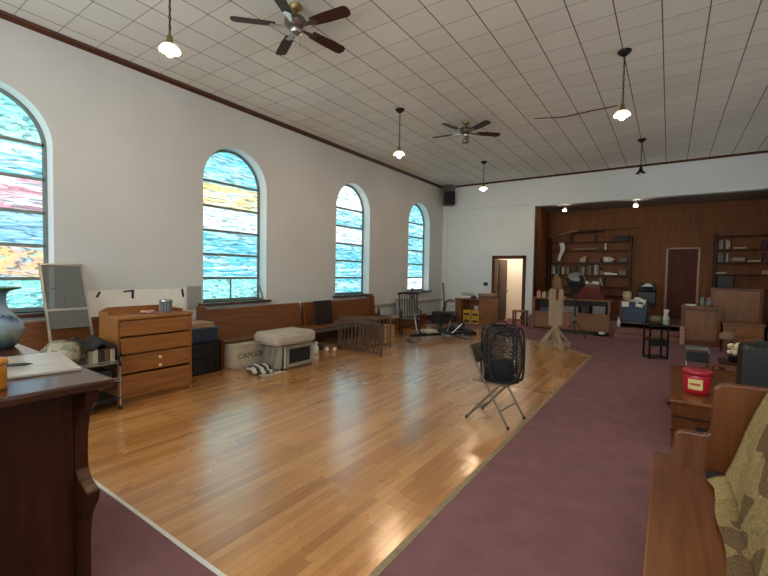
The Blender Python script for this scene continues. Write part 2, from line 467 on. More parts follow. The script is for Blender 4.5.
def stripes(name, a, bcol, axis, pitch):
    m, t, N, L, b = nt(name)
    v = mapping(N, L); sep = N.new('ShaderNodeSeparateXYZ'); L.new(v, sep.inputs[0])
    s = N.new('ShaderNodeMath'); s.operation = 'PINGPONG'; s.inputs[1].default_value = pitch; L.new(sep.outputs['XYZ'.index(axis.upper())], s.inputs[0])
    g = N.new('ShaderNodeMath'); g.operation = 'GREATER_THAN'; g.inputs[1].default_value = pitch/2; L.new(s.outputs[0], g.inputs[0])
    mx = N.new('ShaderNodeMix'); mx.data_type = 'RGBA'; L.new(g.outputs[0], mx.inputs[0]); mx.inputs[6].default_value = C(a); mx.inputs[7].default_value = C(bcol)
    L.new(mx.outputs[2], b.inputs['Base Color']); b.inputs['Roughness'].default_value = .95
    return m
M['stripe'] = stripes('striped_blanket', '3a3734', 'b9b3a8', 'y', .055)
M['binder'] = stripes('striped_spines', '23211f', 'a3937c', 'y', .035)

# ------------------------------------------------------------------ room
XL, XR, YB, YF, HC = -6.65, 2.3, 13.2, -1.6, 4.61
WCS = [1.27, 4.73, 8.17, 11.52]; WW = .68; SILL, SPR = 1.0, 3.15; REV = .24
FLX0, FLX1, FLY0, FLY1 = XL, -1.21, 1.235, 8.87

def holed_wall(X, out):
    """side wall with four arched openings; out is the direction of the reveal (-1 or 1)"""
    m, r = MB(), MB()
    ed = [YF] + [e for c in WCS for e in (c-WW, c+WW)] + [YB+.2]
    for i in range(0, len(ed), 2):
        m.add([(X, ed[i], 0), (X, ed[i+1], 0), (X, ed[i+1], HC), (X, ed[i], HC)], [(0, 1, 2, 3)])
    K = 20
    for c in WCS:
        m.add([(X, c-WW, 0), (X, c+WW, 0), (X, c+WW, SILL), (X, c-WW, SILL)], [(0, 1, 2, 3)])
        arc = [(c-WW*math.cos(PI*k/K), SPR+WW*math.sin(PI*k/K)) for k in range(K+1)]
        for k in range(K):
            a, b2 = arc[k], arc[k+1]
            m.add([(X, a[0], a[1]), (X, b2[0], b2[1]), (X, b2[0], HC), (X, a[0], HC)], [(0, 1, 2, 3)])
        ring = [(c-WW, SILL)] + arc + [(c+WW, SILL)]
        X2 = X+out*(REV+.04)
        for k in range(len(ring)):
            a, b2 = ring[k], ring[(k+1) % len(ring)]
            r.add([(X, *a), (X, *b2), (X2, *b2), (X2, *a)], [(0, 1, 2, 3)])
    return m, r
wm, rm = holed_wall(XL, -1)
wl = struct(wm, 'wall_left', M['wall']); struct(rm, 'window_reveal', M['reveal'], wl)
wm, rm = holed_wall(XR, 1)
wr = struct(wm, 'wall_right', M['wall']); struct(rm, 'window_reveal', M['reveal'], wr)
struct(MB().box(XL-.3, XR+.3, YF-.35, YF-.25, 0, HC).box(XL-.3, -5.9, YF-.25, YF, 0, HC).box(-4.3, -3.0, YF-.25, YF, 0, HC).box(-1.4, -.1, YF-.25, YF, 0, HC).box(1.5, XR+.3, YF-.25, YF, 0, HC).box(-5.9, 1.5, YF-.25, YF, 0, 1.0).box(-5.9, 1.5, YF-.25, YF, 3.9, HC), 'wall_front', M['wall'])

# back wall: door opening, chancel opening, raised upper band and pilasters
CHX, CHZ = -3.48, 3.72
DX0, DX1, DZ = -4.72, -3.80, 2.10
b = MB()
def bq(x0, x1, z0, z1): b.box(x0, x1, YB, YB+.2, z0, z1)
bq(XL, DX0, 0, CHZ); bq(DX0, DX1, DZ, CHZ); bq(DX1, CHX, 0, CHZ); bq(XL, XR, CHZ, HC)
b.box(XL, CHX, YB-.05, YB, 3.79, HC); b.box(CHX, XR, YB-.05, YB, CHZ, HC)
b.box(XL, XL+.17, YB-.05, YB, 0, 3.79); b.box(CHX-.26, CHX, YB-.05, YB, 0, 3.79)
struct(b, 'wall_back', M['wall2'])
struct(MB().box(CHX-.005, CHX+.03, YB-.06, YB+.22, .0, CHZ), 'trim_chancel_jamb', M['trimx'])

struct(MB().box(XL-.3, XR+.3, YF-.2, YB+.2, HC, HC+.06), 'ceiling', M['ceiling'])
# floor: oak strip field and burgundy carpet around it
FEDGE = [(FLX1, 8.95), (-1.75, 9.55), (-3.0, 10.35), (-4.4, 10.9), (FLX0, 11.1)]
struct(MB().prism([(FLX0, FLY0), (FLX1, FLY0)] + FEDGE, 'z', -.04, 0), 'floor', M['planks'])
c = MB().box(XL, XR, YF, FLY0, -.04, .002).box(FLX1, XR, FLY0, YB+2.2, -.04, .002).prism([(XL, YB+2.2)] + FEDGE[::-1] + [(FLX1, YB+2.2)], 'z', -.04, .002)
struct(c, 'floor_carpet', M['carpet'])
struct(MB().box(FLX0, FLX1, FLY0-.012, FLY0+.012, 0, .007), 'trim_1', M['white'])
struct(MB().box(FLX1-.03, FLX1+.015, FLY0, 8.95, 0, .006), 'trim_2', M['roughx'])
struct(MB().tube([(x, y, .001) for x, y in FEDGE], .012, 6), 'trim_3', M['roughx'])
# crown mouldings
struct(MB().prism([(XL, HC), (XL+.07, HC), (XL+.06, HC-.03), (XL+.02, HC-.07), (XL, HC-.07)], 'y', YF, YB), 'trim_4', M['trim'])
struct(MB().prism([(YB-.05, HC), (YB-.10, HC), (YB-.09, HC-.025), (YB-.07, HC-.05), (YB-.05, HC-.05)], 'x', XL, XR), 'trim_5', M['trimx'])
# sagging joint in the ceiling
struct(MB().tube([(-2.25, 8.22, HC-.003), (-1.75, 8.42, HC-.008), (-1.25, 8.35, HC-.014), (-.98, 8.33, HC-.02), (-.86, 8.36, HC-.004)], .009, 6), 'trim_6', M['trimx'])
# chair rail and baseboard at the far left
struct(MB().box(XL, XL+.045, 9.1, YB-.05, .61, .69, bev=.01), 'trim_7', M['greywood'])
struct(MB().box(XL, XL+.02, YF, YB-.05, 0, .16), 'baseboard_left', M['trim'])
struct(MB().box(XL+.17, DX0-.12, YB-.02, YB, 0, .14), 'baseboard_back', M['trimx'])

# windows
PZ = [SILL, 1.43, 1.865, 2.30, 2.74, 3.19]
def window(i, c, X, out, mats):
    """steel sash window: frame, transom bars, one marbled sheet per light, sill"""
    xg = X+out*REV
    w = tag(bpy.data.objects.new('window_%d' % i, None), kind='structure'); COL.objects.link(w); w.location = (X, c, 0)
    g = out*REV
    K = 24
    arc = lambda r: [(-r*math.cos(PI*k/K), SPR+r*math.sin(PI*k/K)) for k in range(K+1)]
    fr = MB()
    outer = [(-WW, SILL)] + arc(WW) + [(WW, SILL)]; inner = [(-WW+.05, SILL+.05)] + arc(WW-.05) + [(WW-.05, SILL+.05)]
    n = len(outer)
    x0, x1 = g-out*.03, g+out*.02
    for k in range(n):
        j = (k+1) % n
        a, b2, c2, d = outer[k], outer[j], inner[j], inner[k]
        vs = [(x0, *a), (x0, *b2), (x0, *c2), (x0, *d), (x1, *a), (x1, *b2), (x1, *c2), (x1, *d)]
        fr.add(vs, [(0, 1, 2, 3), (3, 2, 6, 7), (0, 1, 5, 4)])
    fr.build('window_frame', M['frame'], w)
    for z in PZ[1:]:
        MB().box(min(x0, x1)-.004, max(x0, x1), -WW+.03, WW-.03, z-.022, z+.022).build('transom_bar', M['frame'], w)
    zs = PZ
    for k in range(5):
        MB().box(g-.006, g+.006, -WW+.04, WW-.04, zs[k], zs[k+1]).build('glass_sheet', G[mats[k]], w)
    top = [(-WW+.04, zs[5])] + arc(WW-.04) + [(WW-.04, zs[5])]
    MB().prism(top, 'x', g-.006, g+.006).build('glass_sheet', G[mats[5]], w)
    MB().box(min(-out*.10, g-out*.03), max(-out*.10, g-out*.03), -WW-.09, WW+.06, SILL-.045, SILL, bev=.008).build('sill', M['trim'], w)
    return w
W1 = window(1, WCS[0], XL, -1, ['green', 'swirl', 'blue', 'rose', 'cyan', 'green'])
W2 = window(2, WCS[1], XL, -1, ['green', 'cyan', 'aqua', 'white', 'amber', 'aqua'])
W3 = window(3, WCS[2], XL, -1, ['aqua', 'cyan', 'aqua', 'white', 'cyan', 'white'])
W4 = window(4, WCS[3], XL, -1, ['white', 'cyan', 'aqua', 'aqua', 'cyan', 'aqua'])
# hopper light of the second window stands open on its stay
h = MB().box(-REV+.03, -REV+.05, -.012, .012, SILL+.02, 1.42)
h.cyl((-.20, .62, 1.40), (-.06, .645, 1.03), .014, n=8); h.cyl((-.20, .62, 1.03), (-.06, .645, 1.03), .011, n=8)
h.build('hopper_stay', M['frame'], W2)
for i, cc in enumerate(WCS): window(5+i, cc, XR, 1, ['day']*6)  # right-wall windows, out of view, added to bring more daylight in

for i, xc in enumerate((-5.1, -2.2, .7)):   # unseen glowing windows behind the camera, added as frontal fill light
    w = tag(bpy.data.objects.new('window_%d' % (9+i), None), kind='structure'); COL.objects.link(w); w.location = (xc, YF-.15, 0)
    f = MB()
    for a in ((-.8, -.74, 1.0, 3.9), (.74, .8, 1.0, 3.9), (-.03, .03, 1.0, 3.9), (-.8, .8, 1.0, 1.06), (-.8, .8, 3.84, 3.9), (-.8, .8, 2.4, 2.46)): f.box(a[0], a[1], -.03, .03, a[2], a[3])
    f.build('window_frame', M['frame'], w)
    for x0 in (-.74, .03): MB().box(x0, x0+.71, -.008, .008, 1.06, 3.84).build('glass_sheet', G['front'], w)
# ------------------------------------------------------------------ hall beyond the door
hm = MB().box(-5.6, -3.5, 14.75, 14.85, 0, 2.75).box(-5.7, -5.6, YB+.2, 14.85, 0, 2.75)
hm.box(-3.56, -3.49, YB+.2, 14.85, 0, 2.75).box(-5.7, -3.49, YB+.2, 14.85, 2.75, 2.8)
struct(hm, 'wall_hall', M['hall'])
struct(MB().prism([(-4.30, .02), (-4.02, .02), (-3.56, .55), (-3.56, .72), (-4.30, .10)], 'y', 14.68, 14.75), 'trim_8', M['trimx'])
d = MB()
for x0, x1, z0, z1 in ((DX0-.09, DX0+.01, 0, DZ+.09), (DX1-.01, DX1+.09, 0, DZ+.09), (DX0-.09, DX1+.09, DZ-.005, DZ+.09)):
    d.box(x0, x1, YB-.075, YB+.22, z0, z1, bev=.006)
door = struct(d, 'door_1', M['trimx'])
lf = MB().box(DX0+.015, DX0+.055, YB+.22, YB+1.05, .01, DZ-.02)
for z0, z1 in ((.2, .9), (1.05, 1.9)): lf.box(DX0+.055, DX0+.063, YB+.34, YB+.93, z0, z1, bev=.006)
leaf = lf.build('door_leaf', M['darkwood'], door)
MB().ball((DX0+.11, YB+.97, 1.0), .03).cyl((DX0+.055, YB+.97, 1.0), (DX0+.10, YB+.97, 1.0), .012, n=8).build('door_knob', M['brass'], leaf)
t = thing('ceiling_globe', 'small white ceiling globe lighting the hall behind the doorway', 'lamp', (-4.45, 14.0, 2.66))
MB().cyl((0, 0, .03), (0, 0, .09), .09).build('base', M['brass'], t)
MB().ball((0, 0, -.03), .09).build('globe', emis('lit_globe', 'fff0e0', 85), t)

# ------------------------------------------------------------------ chancel
CY1, PT = 15.0, .36
c = MB().box(CHX-.01, CHX+.02, YB+.2, CY1, 0, CHZ+.1)
struct(c, 'wall_chancel_left', M['panel'])
pb = MB().box(CHX, XR+.3, CY1, CY1+.1, 0, CHZ+.3)
for k in range(6):   # cover strips between the sheets
    x = -2.6+k*1.0
    pb.box(x-.01, x+.01, CY1-.006, CY1, PT, CHZ)
pb.box(CHX, XR+.3, CY1-.05, CY1, CHZ-.1, CHZ+.06); pb.box(CHX, XR+.3, CY1-.012, CY1, 2.95, 3.0)
struct(pb, 'wall_chancel_back', M['panel'])
struct(MB().box(XR, XR+.1, YB+.2, CY1, 0, CHZ+.1), 'wall_chancel_right', M['panel'])
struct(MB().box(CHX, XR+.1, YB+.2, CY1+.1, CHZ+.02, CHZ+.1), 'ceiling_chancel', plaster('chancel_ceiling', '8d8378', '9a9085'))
pl = MB().box(CHX+.02, XR, 12.72, CY1, 0, PT)
struct(pl, 'floor_chancel', M['carpet'])
st = MB()
for k, (y0, z1) in enumerate(((12.12, .12), (12.42, .24), (12.70, PT+.005))):
    st.box(-1.12, .26, y0+.02, 12.74, 0, z1-.03); st.box(-1.12, .26, y0, 12.74, z1-.03, z1, bev=.006)
struct(st, 'trim_chancel_steps', wood('step_wood', '6b4034', '87594a', 'x', .45))
# chancel door
d = MB()
for x0, x1, z0, z1 in ((-.10, -.04, PT, 2.47), (.66, .72, PT, 2.47), (-.10, .72, 2.42, 2.47)):
    d.box(x0, x1, CY1-.05, CY1, z0, z1, bev=.004)
door2 = struct(d, 'door_2', wood('pale_casing', '8d6144', 'a97a58', 'z', .35))
lf = MB().box(-.04, .66, CY1-.03, CY1-.005, PT, 2.42).build('door_leaf', wood('red_brown_door', '4a2418', '5d3020', 'z', .5, 1.0, .15), door2)
MB().ball((-.0, CY1-.07, 1.3), .028).build('door_knob', M['brass'], lf)

# ------------------------------------------------------------------ pendants and fans
def pendant(x, y, z, label, lit=True, name='pendant_lamp'):
    t = thing(name, label, 'lamp', (x, y, HC), 0, 'pendant lamps hanging from the tiled ceiling')
    dz = z-HC
    MB().lathe([(.085, 0), (.08, -.025), (.05, -.05), (.015, -.075)]).build('canopy', M['blackmetal'], t)
    ch = MB()
    k = int((-dz-.2)/.045)
    for i in range(k):
        zz = -.07-(i+.5)*(-dz-.19)/k
        a = PI/2*(i % 2)
        ch.tube([(.011*math.cos(q)*math.cos(a), .011*math.cos(q)*math.sin(a), zz+.03*math.sin(q)) for q in [2*PI*j/8 for j in range(8)]], .004, 5, True)
    ch.cyl((.006, 0, -.06), (.006, 0, dz+.13), .0035, n=6)
    ch.build('chain', M['blackmetal'], t)
    MB().lathe([(.012, .16), (.028, .14), (.034, .09), (.055, .065), (.06, .05)], (0, 0, dz)).build('socket_cap', M['brass'] if lit else M['blackmetal'], t)
    if lit:
        MB().lathe([(.048, .058), (.07, .05), (.092, .025), (.102, .0), (.099, -.001), (.088, .02), (.066, .043), (.043, .05)], (0, 0, dz), 28).build('shade', M['shade'], t)
        MB().ball((0, 0, dz-.005), .042, .042, .055).build('bulb', M['bulb'], t)
    else:
        MB().lathe([(.055, .055), (.075, .03), (.105, .015), (.103, .01), (.05, .03)], (0, 0, dz), 24).build('shade', M['blackmetal'], t)
        MB().ball((0, 0, dz+.0), .03, .03, .04).build('bulb', M['bulboff'], t)
    return t
pendant(-4.2, 2.2, 3.78, 'lit pendant on a chain, hanging highest in view between first and second arched windows')
pendant(-4.2, 6.46, 3.78, 'lit pendant lamp hanging left of the farther ceiling fan')
pendant(-4.2, 10.65, 3.88, 'lit pendant lamp hanging in front of white back wall near the corner speaker')
pendant(-.6, 6.41, 3.76, 'lit pendant lamp on a chain, right side, in front of the sagging ceiling joint')
pendant(-.6, 10.7, 3.86, 'unlit black pendant lamp hanging just before the chancel opening', False)
pendant(-.6, 2.2, 3.78, 'added lit pendant lamp, out of view above the carpet beside the foreground pew')  # lamp above the frame, added to help light the foreground

def fan(x, y, zc, base, label):
    t = thing('ceiling_fan', label, 'fan', (x, y, HC), 0, 'five-bladed ceiling fans')
    dz = zc-HC
    MB().lathe([(.075, 0), (.07, -.03), (.03, -.06)]).build('canopy', M['brass'], t)
    MB().cyl((0, 0, -.04), (0, 0, dz+.06), .014).build('downrod', M['brass'], t)
    MB().lathe([(.03, .09), (.10, .075), (.125, .045), (.125, .0), (.10, -.03), (.06, -.045)], (0, 0, dz), 28).build('motor', mat('fan_housing', '6b6056', .35, .6), t)
    MB().lathe([(.065, -.045), (.07, -.075), (.055, -.10), (.02, -.115), (.0, -.118)], (0, 0, dz), 24).build('switch_cup', M['chrome'], t)
    MB().tube([(.04, .03, dz-.10), (.042, .032, dz-.18), (.042, .032, dz-.24)], .004, 6).ball((.042, .032, dz-.25), .009).build('pull_chain', M['chrome'], t)
    for k in range(5):
        a = rad(base+72*k)
        R = Matrix.Translation((0, 0, dz-.015)) @ Matrix.Rotation(a, 4, 'Z') @ Matrix.Rotation(rad(-11), 4, 'X')
        poly = [(.22, -.055), (.40, -.068), (.66, -.072), (.70, -.055), (.715, 0), (.70, .055), (.66, .072), (.40, .068), (.22, .055)]
        bl = MB().prism(poly, 'z', -.005, .005, R).build('blade', M['darkwood'], t)
        br = MB()
        br.prism([(.10, -.018), (.20, -.03), (.27, -.05), (.30, 0), (.27, .05), (.20, .03), (.10, .018)], 'z', -.014, -.006, R)
        br.build('blade_bracket', M['chrome'], bl)
    return t
fan(-3.61, 3.33, 4.40, 81, 'near ceiling fan with five dark blades and chrome brackets, at the top of the view')
fan(-3.44, 7.72, 4.42, 42, 'farther ceiling fan with five dark blades, between two lit pendants')

# chancel spotlights
for (x, lab) in ((-2.75, 'small white spotlight under the chancel ceiling above the left shelving'), (-.86, 'small white spotlight under the chancel ceiling left of the closed door')):
    t = thing('spotlight', lab, 'lamp', (x, YB+.62, CHZ+.02), 0, 'white chancel spotlights')
    MB().cyl((0, 0, 0), (0, 0, -.02), .05).cyl((0, 0, -.02), (0, 0, -.07), .012).build('mount', M['white'], t)
    hd = MB().cyl((0, .05, -.05), (.0, -.05, -.13), .045, .06).build('lamp_head', M['spot'], t)
    MB().cyl((0, -.049, -.129), (0, -.052, -.132), .05).build('lens', M['spotlens'], hd)

# corner loudspeaker on its bracket
t = thing('wall_speaker', 'dark wooden loudspeaker hung high in the far left corner', 'speaker', (-6.30, 12.88, 3.92))
MB().box(-.18, .18, -.14, .14, 0, .46, rot=(0, 0, rad(38)), bev=.01).build('cabinet', wood('speaker_veneer', '2e1a12', '44281a', 'z', .5), t)
M4 = Matrix.Rotation(rad(38), 4, 'Z')
MB().add([M4 @ Vector(p) for p in ((-.16, -.145, .03), (.16, -.145, .03), (.16, -.145, .43), (-.16, -.145, .43))], [(0, 1, 2, 3)]).build('grille', M['blackcloth'], t, solid=.006)
g = MB()
for k in range(4): g.box(-.16+.1*k, -.14+.1*k, -.12, .12, .46, .66, rot=None)
g.box(-.17, .17, -.12, .12, .64, .665).box(-.17, .17, -.12, .12, .54, .56).cyl((-.3, .2, .6), (0, 0, .6), .018)
g.build('bracket', M['grey'], t)

# ------------------------------------------------------------------ writing desk in the foreground
t = thing('pulpit_desk', 'tall dark brown desk with scrolled side in the left foreground', 'desk', (-2.75, .05, 0))
prof = [(.57, 1.06), (.60, 1.045), (.585, .97), (.53, .93), (.49, .885), (.468, .80), (.462, .70), (.468, .63), (.50, .59), (.545, .572), (.598, .560), (.60, .545), (.58, .50), (.54, .45), (.51, .40), (.49, .30), (.485, .09), (.50, .08), (.50, 0), (-.68, 0), (-.68, 1.06)]
MB().box(-.68, .455, -.70, .69, 0, 1.06).build('body', M['desk_face'], t, bevel=.004)
for y in (.69, -.745): MB().prism(prof, 'y', y, y+.055).build('scrolled_end', M['desk_face'], t, bevel=.004)
MB().box(-.73, .715, -.75, .765, 1.06, 1.10, bev=.012).build('top', M['desk_top'], t)
t = thing('vase', 'blue and grey iridescent glazed vase with flared green rim, on the tall desk', 'vase', (-3.33, .66, 1.10))
MB().lathe([(.0, 0), (.105, 0), (.125, .02), (.15, .07), (.158, .115), (.145, .16), (.11, .20), (.083, .235), (.073, .275), (.074, .32), (.09, .345), (.085, .345), (.066, .32), (.06, .28), (.0, .2)], n=32).build('body', M['vase'], t)
MB().lathe([(.075, .338), (.115, .352), (.142, .358), (.148, .364), (.14, .368), (.10, .361), (.07, .346)], n=32).build('rim', M['rim'], t)
solo(MB().box(-.27, .27, -.30, .30, 0, .014, bev=.004), 'writing_board', wood('grey_board', '9a9084', 'b0a79c', 'y', .25), 'thin grey-brown board lying flat across the desk top', 'board', (-2.62, .52, 1.10), rad(-8))
solo(MB().cyl((-.09, 0, .012), (.075, 0, .012), .008).cyl((.075, 0, .012), (.1, 0, .012), .007, .001), 'pen', M['black'], 'black pen lying on the grey-brown writing board', 'pen', (-2.56, .56, 1.114), rad(62))
t = thing('jar', 'amber glass jar with orange collar at the near edge of the desk', 'jar', (-2.215, .435, 1.10))
MB().lathe([(.0, 0), (.048, 0), (.052, .01), (.052, .085), (.046, .098)], n=24).build('body', M['amber'], t)
MB().lathe([(.047, .098), (.056, .102), (.056, .122), (.0, .124)], n=24).build('lid', mat('orange_lid', 'c9822f', .4), t)
t = thing('tin', 'small teal and white tin behind the amber jar on the desk', 'tin', (-2.68, .36, 1.114))
MB().cyl((0, 0, 0), (0, 0, .05), .06).build('body', M['white'], t)
MB().cyl((0, 0, .05), (0, 0, .065), .062).build('lid', M['teal'], t)

# ------------------------------------------------------------------ left wall: pews and clutter
def pew_wall(y0, y1, label, ends=(True, True)):
    """long pew with its back to the left wall"""
    t = thing('pew', label, 'pew', (XL+.1, (y0+y1)/2, 0), 0, 'pews along the left wall')
    L2 = (y1-y0)/2
    bk = MB().prism([(.10, .40), (.20, .40), (.12, .90), (.08, .915), (.05, .90)], 'y', -L2+.04, L2-.04)
    bk.build('backrest', M['pew'], t, bevel=.008)
    MB().box(.16, .76, -L2+.04, L2-.04, .405, .445, bev=.012).build('seat', M['pew'], t)
    for e, s in zip(ends, (-1, 1)):
        if not e: continue
        y = s*(L2-.03)
        MB().prism([(.0, 0), (.70, 0), (.715, .03), (.715, .45), (.69, .475), (.34, .48), (.27, .52), (.245, .60), (.215, .95), (.18, .975), (.0, .965)], 'y', y-.03, y+.03).build('end_panel', M['pewx'], t, bevel=.008)
    return t
pew_wall(.1, 3.2, 'long brown pew under the nearest window, behind the oak dresser')
pew_wall(3.86, 6.16, 'long brown pew under the second window, above the lettered crate', (True, False))
pew_wall(6.18, 8.68, 'long brown pew under the third window, behind the folding gate', (False, True))
t = thing('bench', 'low bench with pale top against left wall behind the rocking chair', 'bench', (-6.35, 10.1, 0))
MB().box(-.25, .28, -1.0, 1.0, .33, .37, bev=.01).build('seat', M['greywood'], t)
MB().box(.20, .24, -.98, .98, 0, .33).build('front_panel', M['pew'], t)
for y in (-.9, .9): MB().box(-.22, .20, y-.03, y+.03, 0, .33).build('leg', M['midz'], t)

# leaning storm window
t = thing('storm_window', 'aluminium framed storm window leaning against the pew beside the nearest window', 'window', (-6.04, 1.97, .448))
TL = Matrix.Rotation(rad(-20.5), 4, 'Y')
def tb(m, *a): return m.box(*a)
f = MB(); W2_, H2_ = .235, 1.26
for a in ((-.012, .012, -W2_, -W2_+.025, 0, H2_), (-.012, .012, W2_-.025, W2_, 0, H2_), (-.012, .012, -W2_, W2_, H2_-.025, H2_), (-.012, .012, -W2_, W2_, .0, .03)):
    f.box(*a)
f.v = [TL @ v for v in f.v]; f.build('frame', M['alu'], t)
f = MB().box(-.011, .011, -W2_+.02, W2_-.02, .63, .66); f.v = [TL @ v for v in f.v]; f.build('meeting_rail', M['alu'], t)
f = MB().box(-.002, .002, -W2_+.02, W2_-.02, .655, H2_-.02); f.v = [TL @ v for v in f.v]; f.build('pane', M['pane'], t)
f = MB().box(-.0015, .0015, -W2_+.02, W2_-.02, .40, .635); f.v = [TL @ v for v in f.v]; f.build('screen', M['netting'], t)
f = MB().box(-.012, -.002, -.14, -.04, .92, .935).box(-.012, -.002, -.02, .0, .72, .86); f.v = [TL @ v for v in f.v]; f.build('tape', M['tape'], t)

# white sheet taped to the wall
t = thing('wall_sheet', 'long white sheet taped to the left wall above the dresser', 'sheet', (XL+.004, 3.05, .86))
MB().box(0, .004, -.72, .68, 0, .405).build('paper', M['paper'], t)
for y, z, dy, dz, r in ((-.60, .345, .03, .09, -.5), (-.20, .385, .15, .025, .1), (-.145, .33, .035, .12, 0), (.63, .33, .035, .14, .15)):
    MB().box(.004, .007, y-dy/2, y+dy/2, z-dz/2, z+dz/2, rot=(r, 0, 0)).build('tape', M['tape'], t)
solo(MB().grid(lambda u, v: (.012+.012*math.sin(9*u)*math.sin(5*v), -.13+.26*u, .40*v), 12, 10), 'plastic_film', glassy('cloudy_film', 'dededa', .14), 'cloudy plastic film hanging on the wall left of the second window', 'film', (XL+.006, 3.88, .90))

# dresser
t = thing('dresser', 'oak dresser with four drawers and a low gallery around its top', 'dresser', (-5.15, 2.54, 0))
c = MB().box(-.5, -.02, -.45, -.42, 0, 1.03, bev=.004).box(-.5, -.02, .42, .45, 0, 1.03, bev=.004).box(-.5, -.48, -.42, .42, .05, 1.0).box(-.48, -.03, -.42, .42, .05, .08).box(-.46, -.04, -.42, .42, .0, .05)
c.build('carcass', M['oak'], t)
MB().box(-.5, .0, -.455, .455, .985, 1.02, bev=.006).build('top', M['oak'], t)
MB().prism([(-.455, 1.02), (.455, 1.02), (.455, 1.06), (.36, 1.105), (-.36, 1.105), (-.455, 1.06)], 'x', -.5, -.48).box(-.5, -.25, -.455, -.435, 1.02, 1.06, bev=.005).box(-.5, -.25, .435, .455, 1.02, 1.06, bev=.005).build('gallery', M['oak'], t)
for z0, z1, kn in ((.795, .975, 0), (.585, .775, 0), (.36, .57, 1), (.065, .335, 0)):
    dr = MB().box(-.03, 0, -.415, .415, z0, z1, bev=.006).build('drawer', M['oak'], t)
    if kn:
        MB().ball((.012, .02, z1-.07), .02).build('knob', M['label'], dr); MB().ball((.012, .02, z0+.04), .02).build('knob', M['label'], dr)
t = thing('canister', 'grey ribbed metal canister standing on the oak dresser', 'can', (-5.47, 2.80, 1.02))
q = MB()
for i in range(12):
    a = 2*PI*i/12; q.cyl((.066*math.cos(a), .066*math.sin(a), .0), (.066*math.cos(a), .066*math.sin(a), .145), .012, n=6)
q.cyl((0, 0, 0), (0, 0, .14), .06).build('body', M['grey'], t)
MB().lathe([(.08, .14), (.082, .155), (.07, .165), (.0, .165)], n=24).build('rim', M['chrome'], t)
solo(MB().ball((-.05, 0, .018), .06, .04, .02, lump=.25, seed=2).ball((.03, .05, .02), .05, .05, .022, lump=.3, seed=4), 'rag', M['pink'], 'crumpled pinkish rag lying on the oak dresser', 'cloth', (-5.42, 2.52, 1.02))

# trolley with coats, bag and binders
t = thing('trolley', 'chrome wire trolley in front of the oak dresser, carrying coats and a bag', 'trolley', (-5.26, 1.78, 0))
for x in (-.26, .24):
    for y in (-.28, .28):
        p = MB().cyl((x, y, .05), (x, y, .60), .011).build('post', M['chrome'], t)
        MB().cyl((x, y-.012, .026), (x, y+.012, .026), .026).build('caster', M['black'], p)
for z in (.12, .34, .54):
    s = MB().box(-.27, .25, -.29, .29, z-.012, z, bev=.004)
    s.cyl((.25, -.29, z+.02), (.25, .29, z+.02), .006).cyl((-.27, -.29, z+.02), (-.27, .29, z+.02), .006)
    s.build('shelf', M['chrome'] if z > .2 else M['black'], t)
solo(MB().ball((0, 0, .125), .24, .17, .13, lump=.10, seed=3, n=24), 'bag', M['camo'], 'mottled olive fabric bag on the trolley, left of the draped coat', 'bag', (-5.27, 1.60, .553))
def drape(u, v):
    y = -.14+.33*u
    x = -.22+.50*v
    z = .215+.028*math.sin(11*u+3*v)+.02*math.sin(17*v)-.10*max(0, abs(u-.45)-.35)*3
    if u > .86: z -= (u-.86)*1.5
    return (x, y, z)
solo(MB().grid(drape, 22, 16), 'coat', M['blackcloth'], 'black coat draped over the trolley top', 'coat', (-5.28, 1.87, .541), solid=.018)
for k, (m_, nm) in enumerate(((M['cream'], 'cream'), (M['darkbook'], 'black'), (M['brownbook'], 'brown'), (M['cream'], 'cream'))):
    bk = solo(MB().box(-.11, .11, -.024, .024, 0, .165, bev=.005), 'binder', m_, ['cream binder on the trolley, nearest the olive bag', 'black binder standing between cream and brown binders on the trolley', 'brown binder standing on the trolley under the coat', 'cream binder at the dresser end of the trolley'][k], 'binder', (-5.15, 1.83+.055*k, .541), 0, 'binders on the trolley')

solo(MB().box(-.17, .18, -.22, .22, 0, .11, bev=.01), 'document_case', M['black'], 'flat black case on the middle shelf of the trolley', 'case', (-5.26, 1.78, .341))

# stack between dresser and pew
t = thing('wire_crate', 'black wire crate with dark contents on the floor right of the oak dresser', 'crate', (-5.93, 3.53, 0))
c = MB()
for z in (.01, .25, .48): c.tube([(-.21, -.26, z), (.21, -.26, z), (.21, .26, z), (-.21, .26, z)], .008, 6, True)
for k in range(9):
    y = -.26+.065*k
    c.cyl((.21, y, .01), (.21, y, .48), .004, n=6)
for x in (-.21, -.1, 0, .1): c.cyl((x, -.26, .01), (x, -.26, .48), .004, n=6).cyl((x, .26, .01), (x, .26, .48), .004, n=6)
c.build('frame', M['blackmetal'], t)
MB().box(-.19, .19, -.24, .24, .0, .46, bev=.02).build('liner', M['black'], t)
t = thing('storage_bin', 'navy plastic bin on top of the black wire crate', 'bin', (-5.95, 3.51, .488))
MB().prism([(-.19, 0), (.19, 0), (.22, .20), (-.22, .20)], 'y', -.23, .23).build('body', M['bluedark'], t, bevel=.012)
MB().box(-.235, .235, -.245, .245, .19, .215, bev=.006).build('rim', M['blue'], t)
solo(MB().box(-.19, .19, -.20, .20, 0, .075, bev=.006), 'box', M['tan'], 'flat tan cardboard box on top of the navy bin', 'box', (-5.95, 3.49, .703))

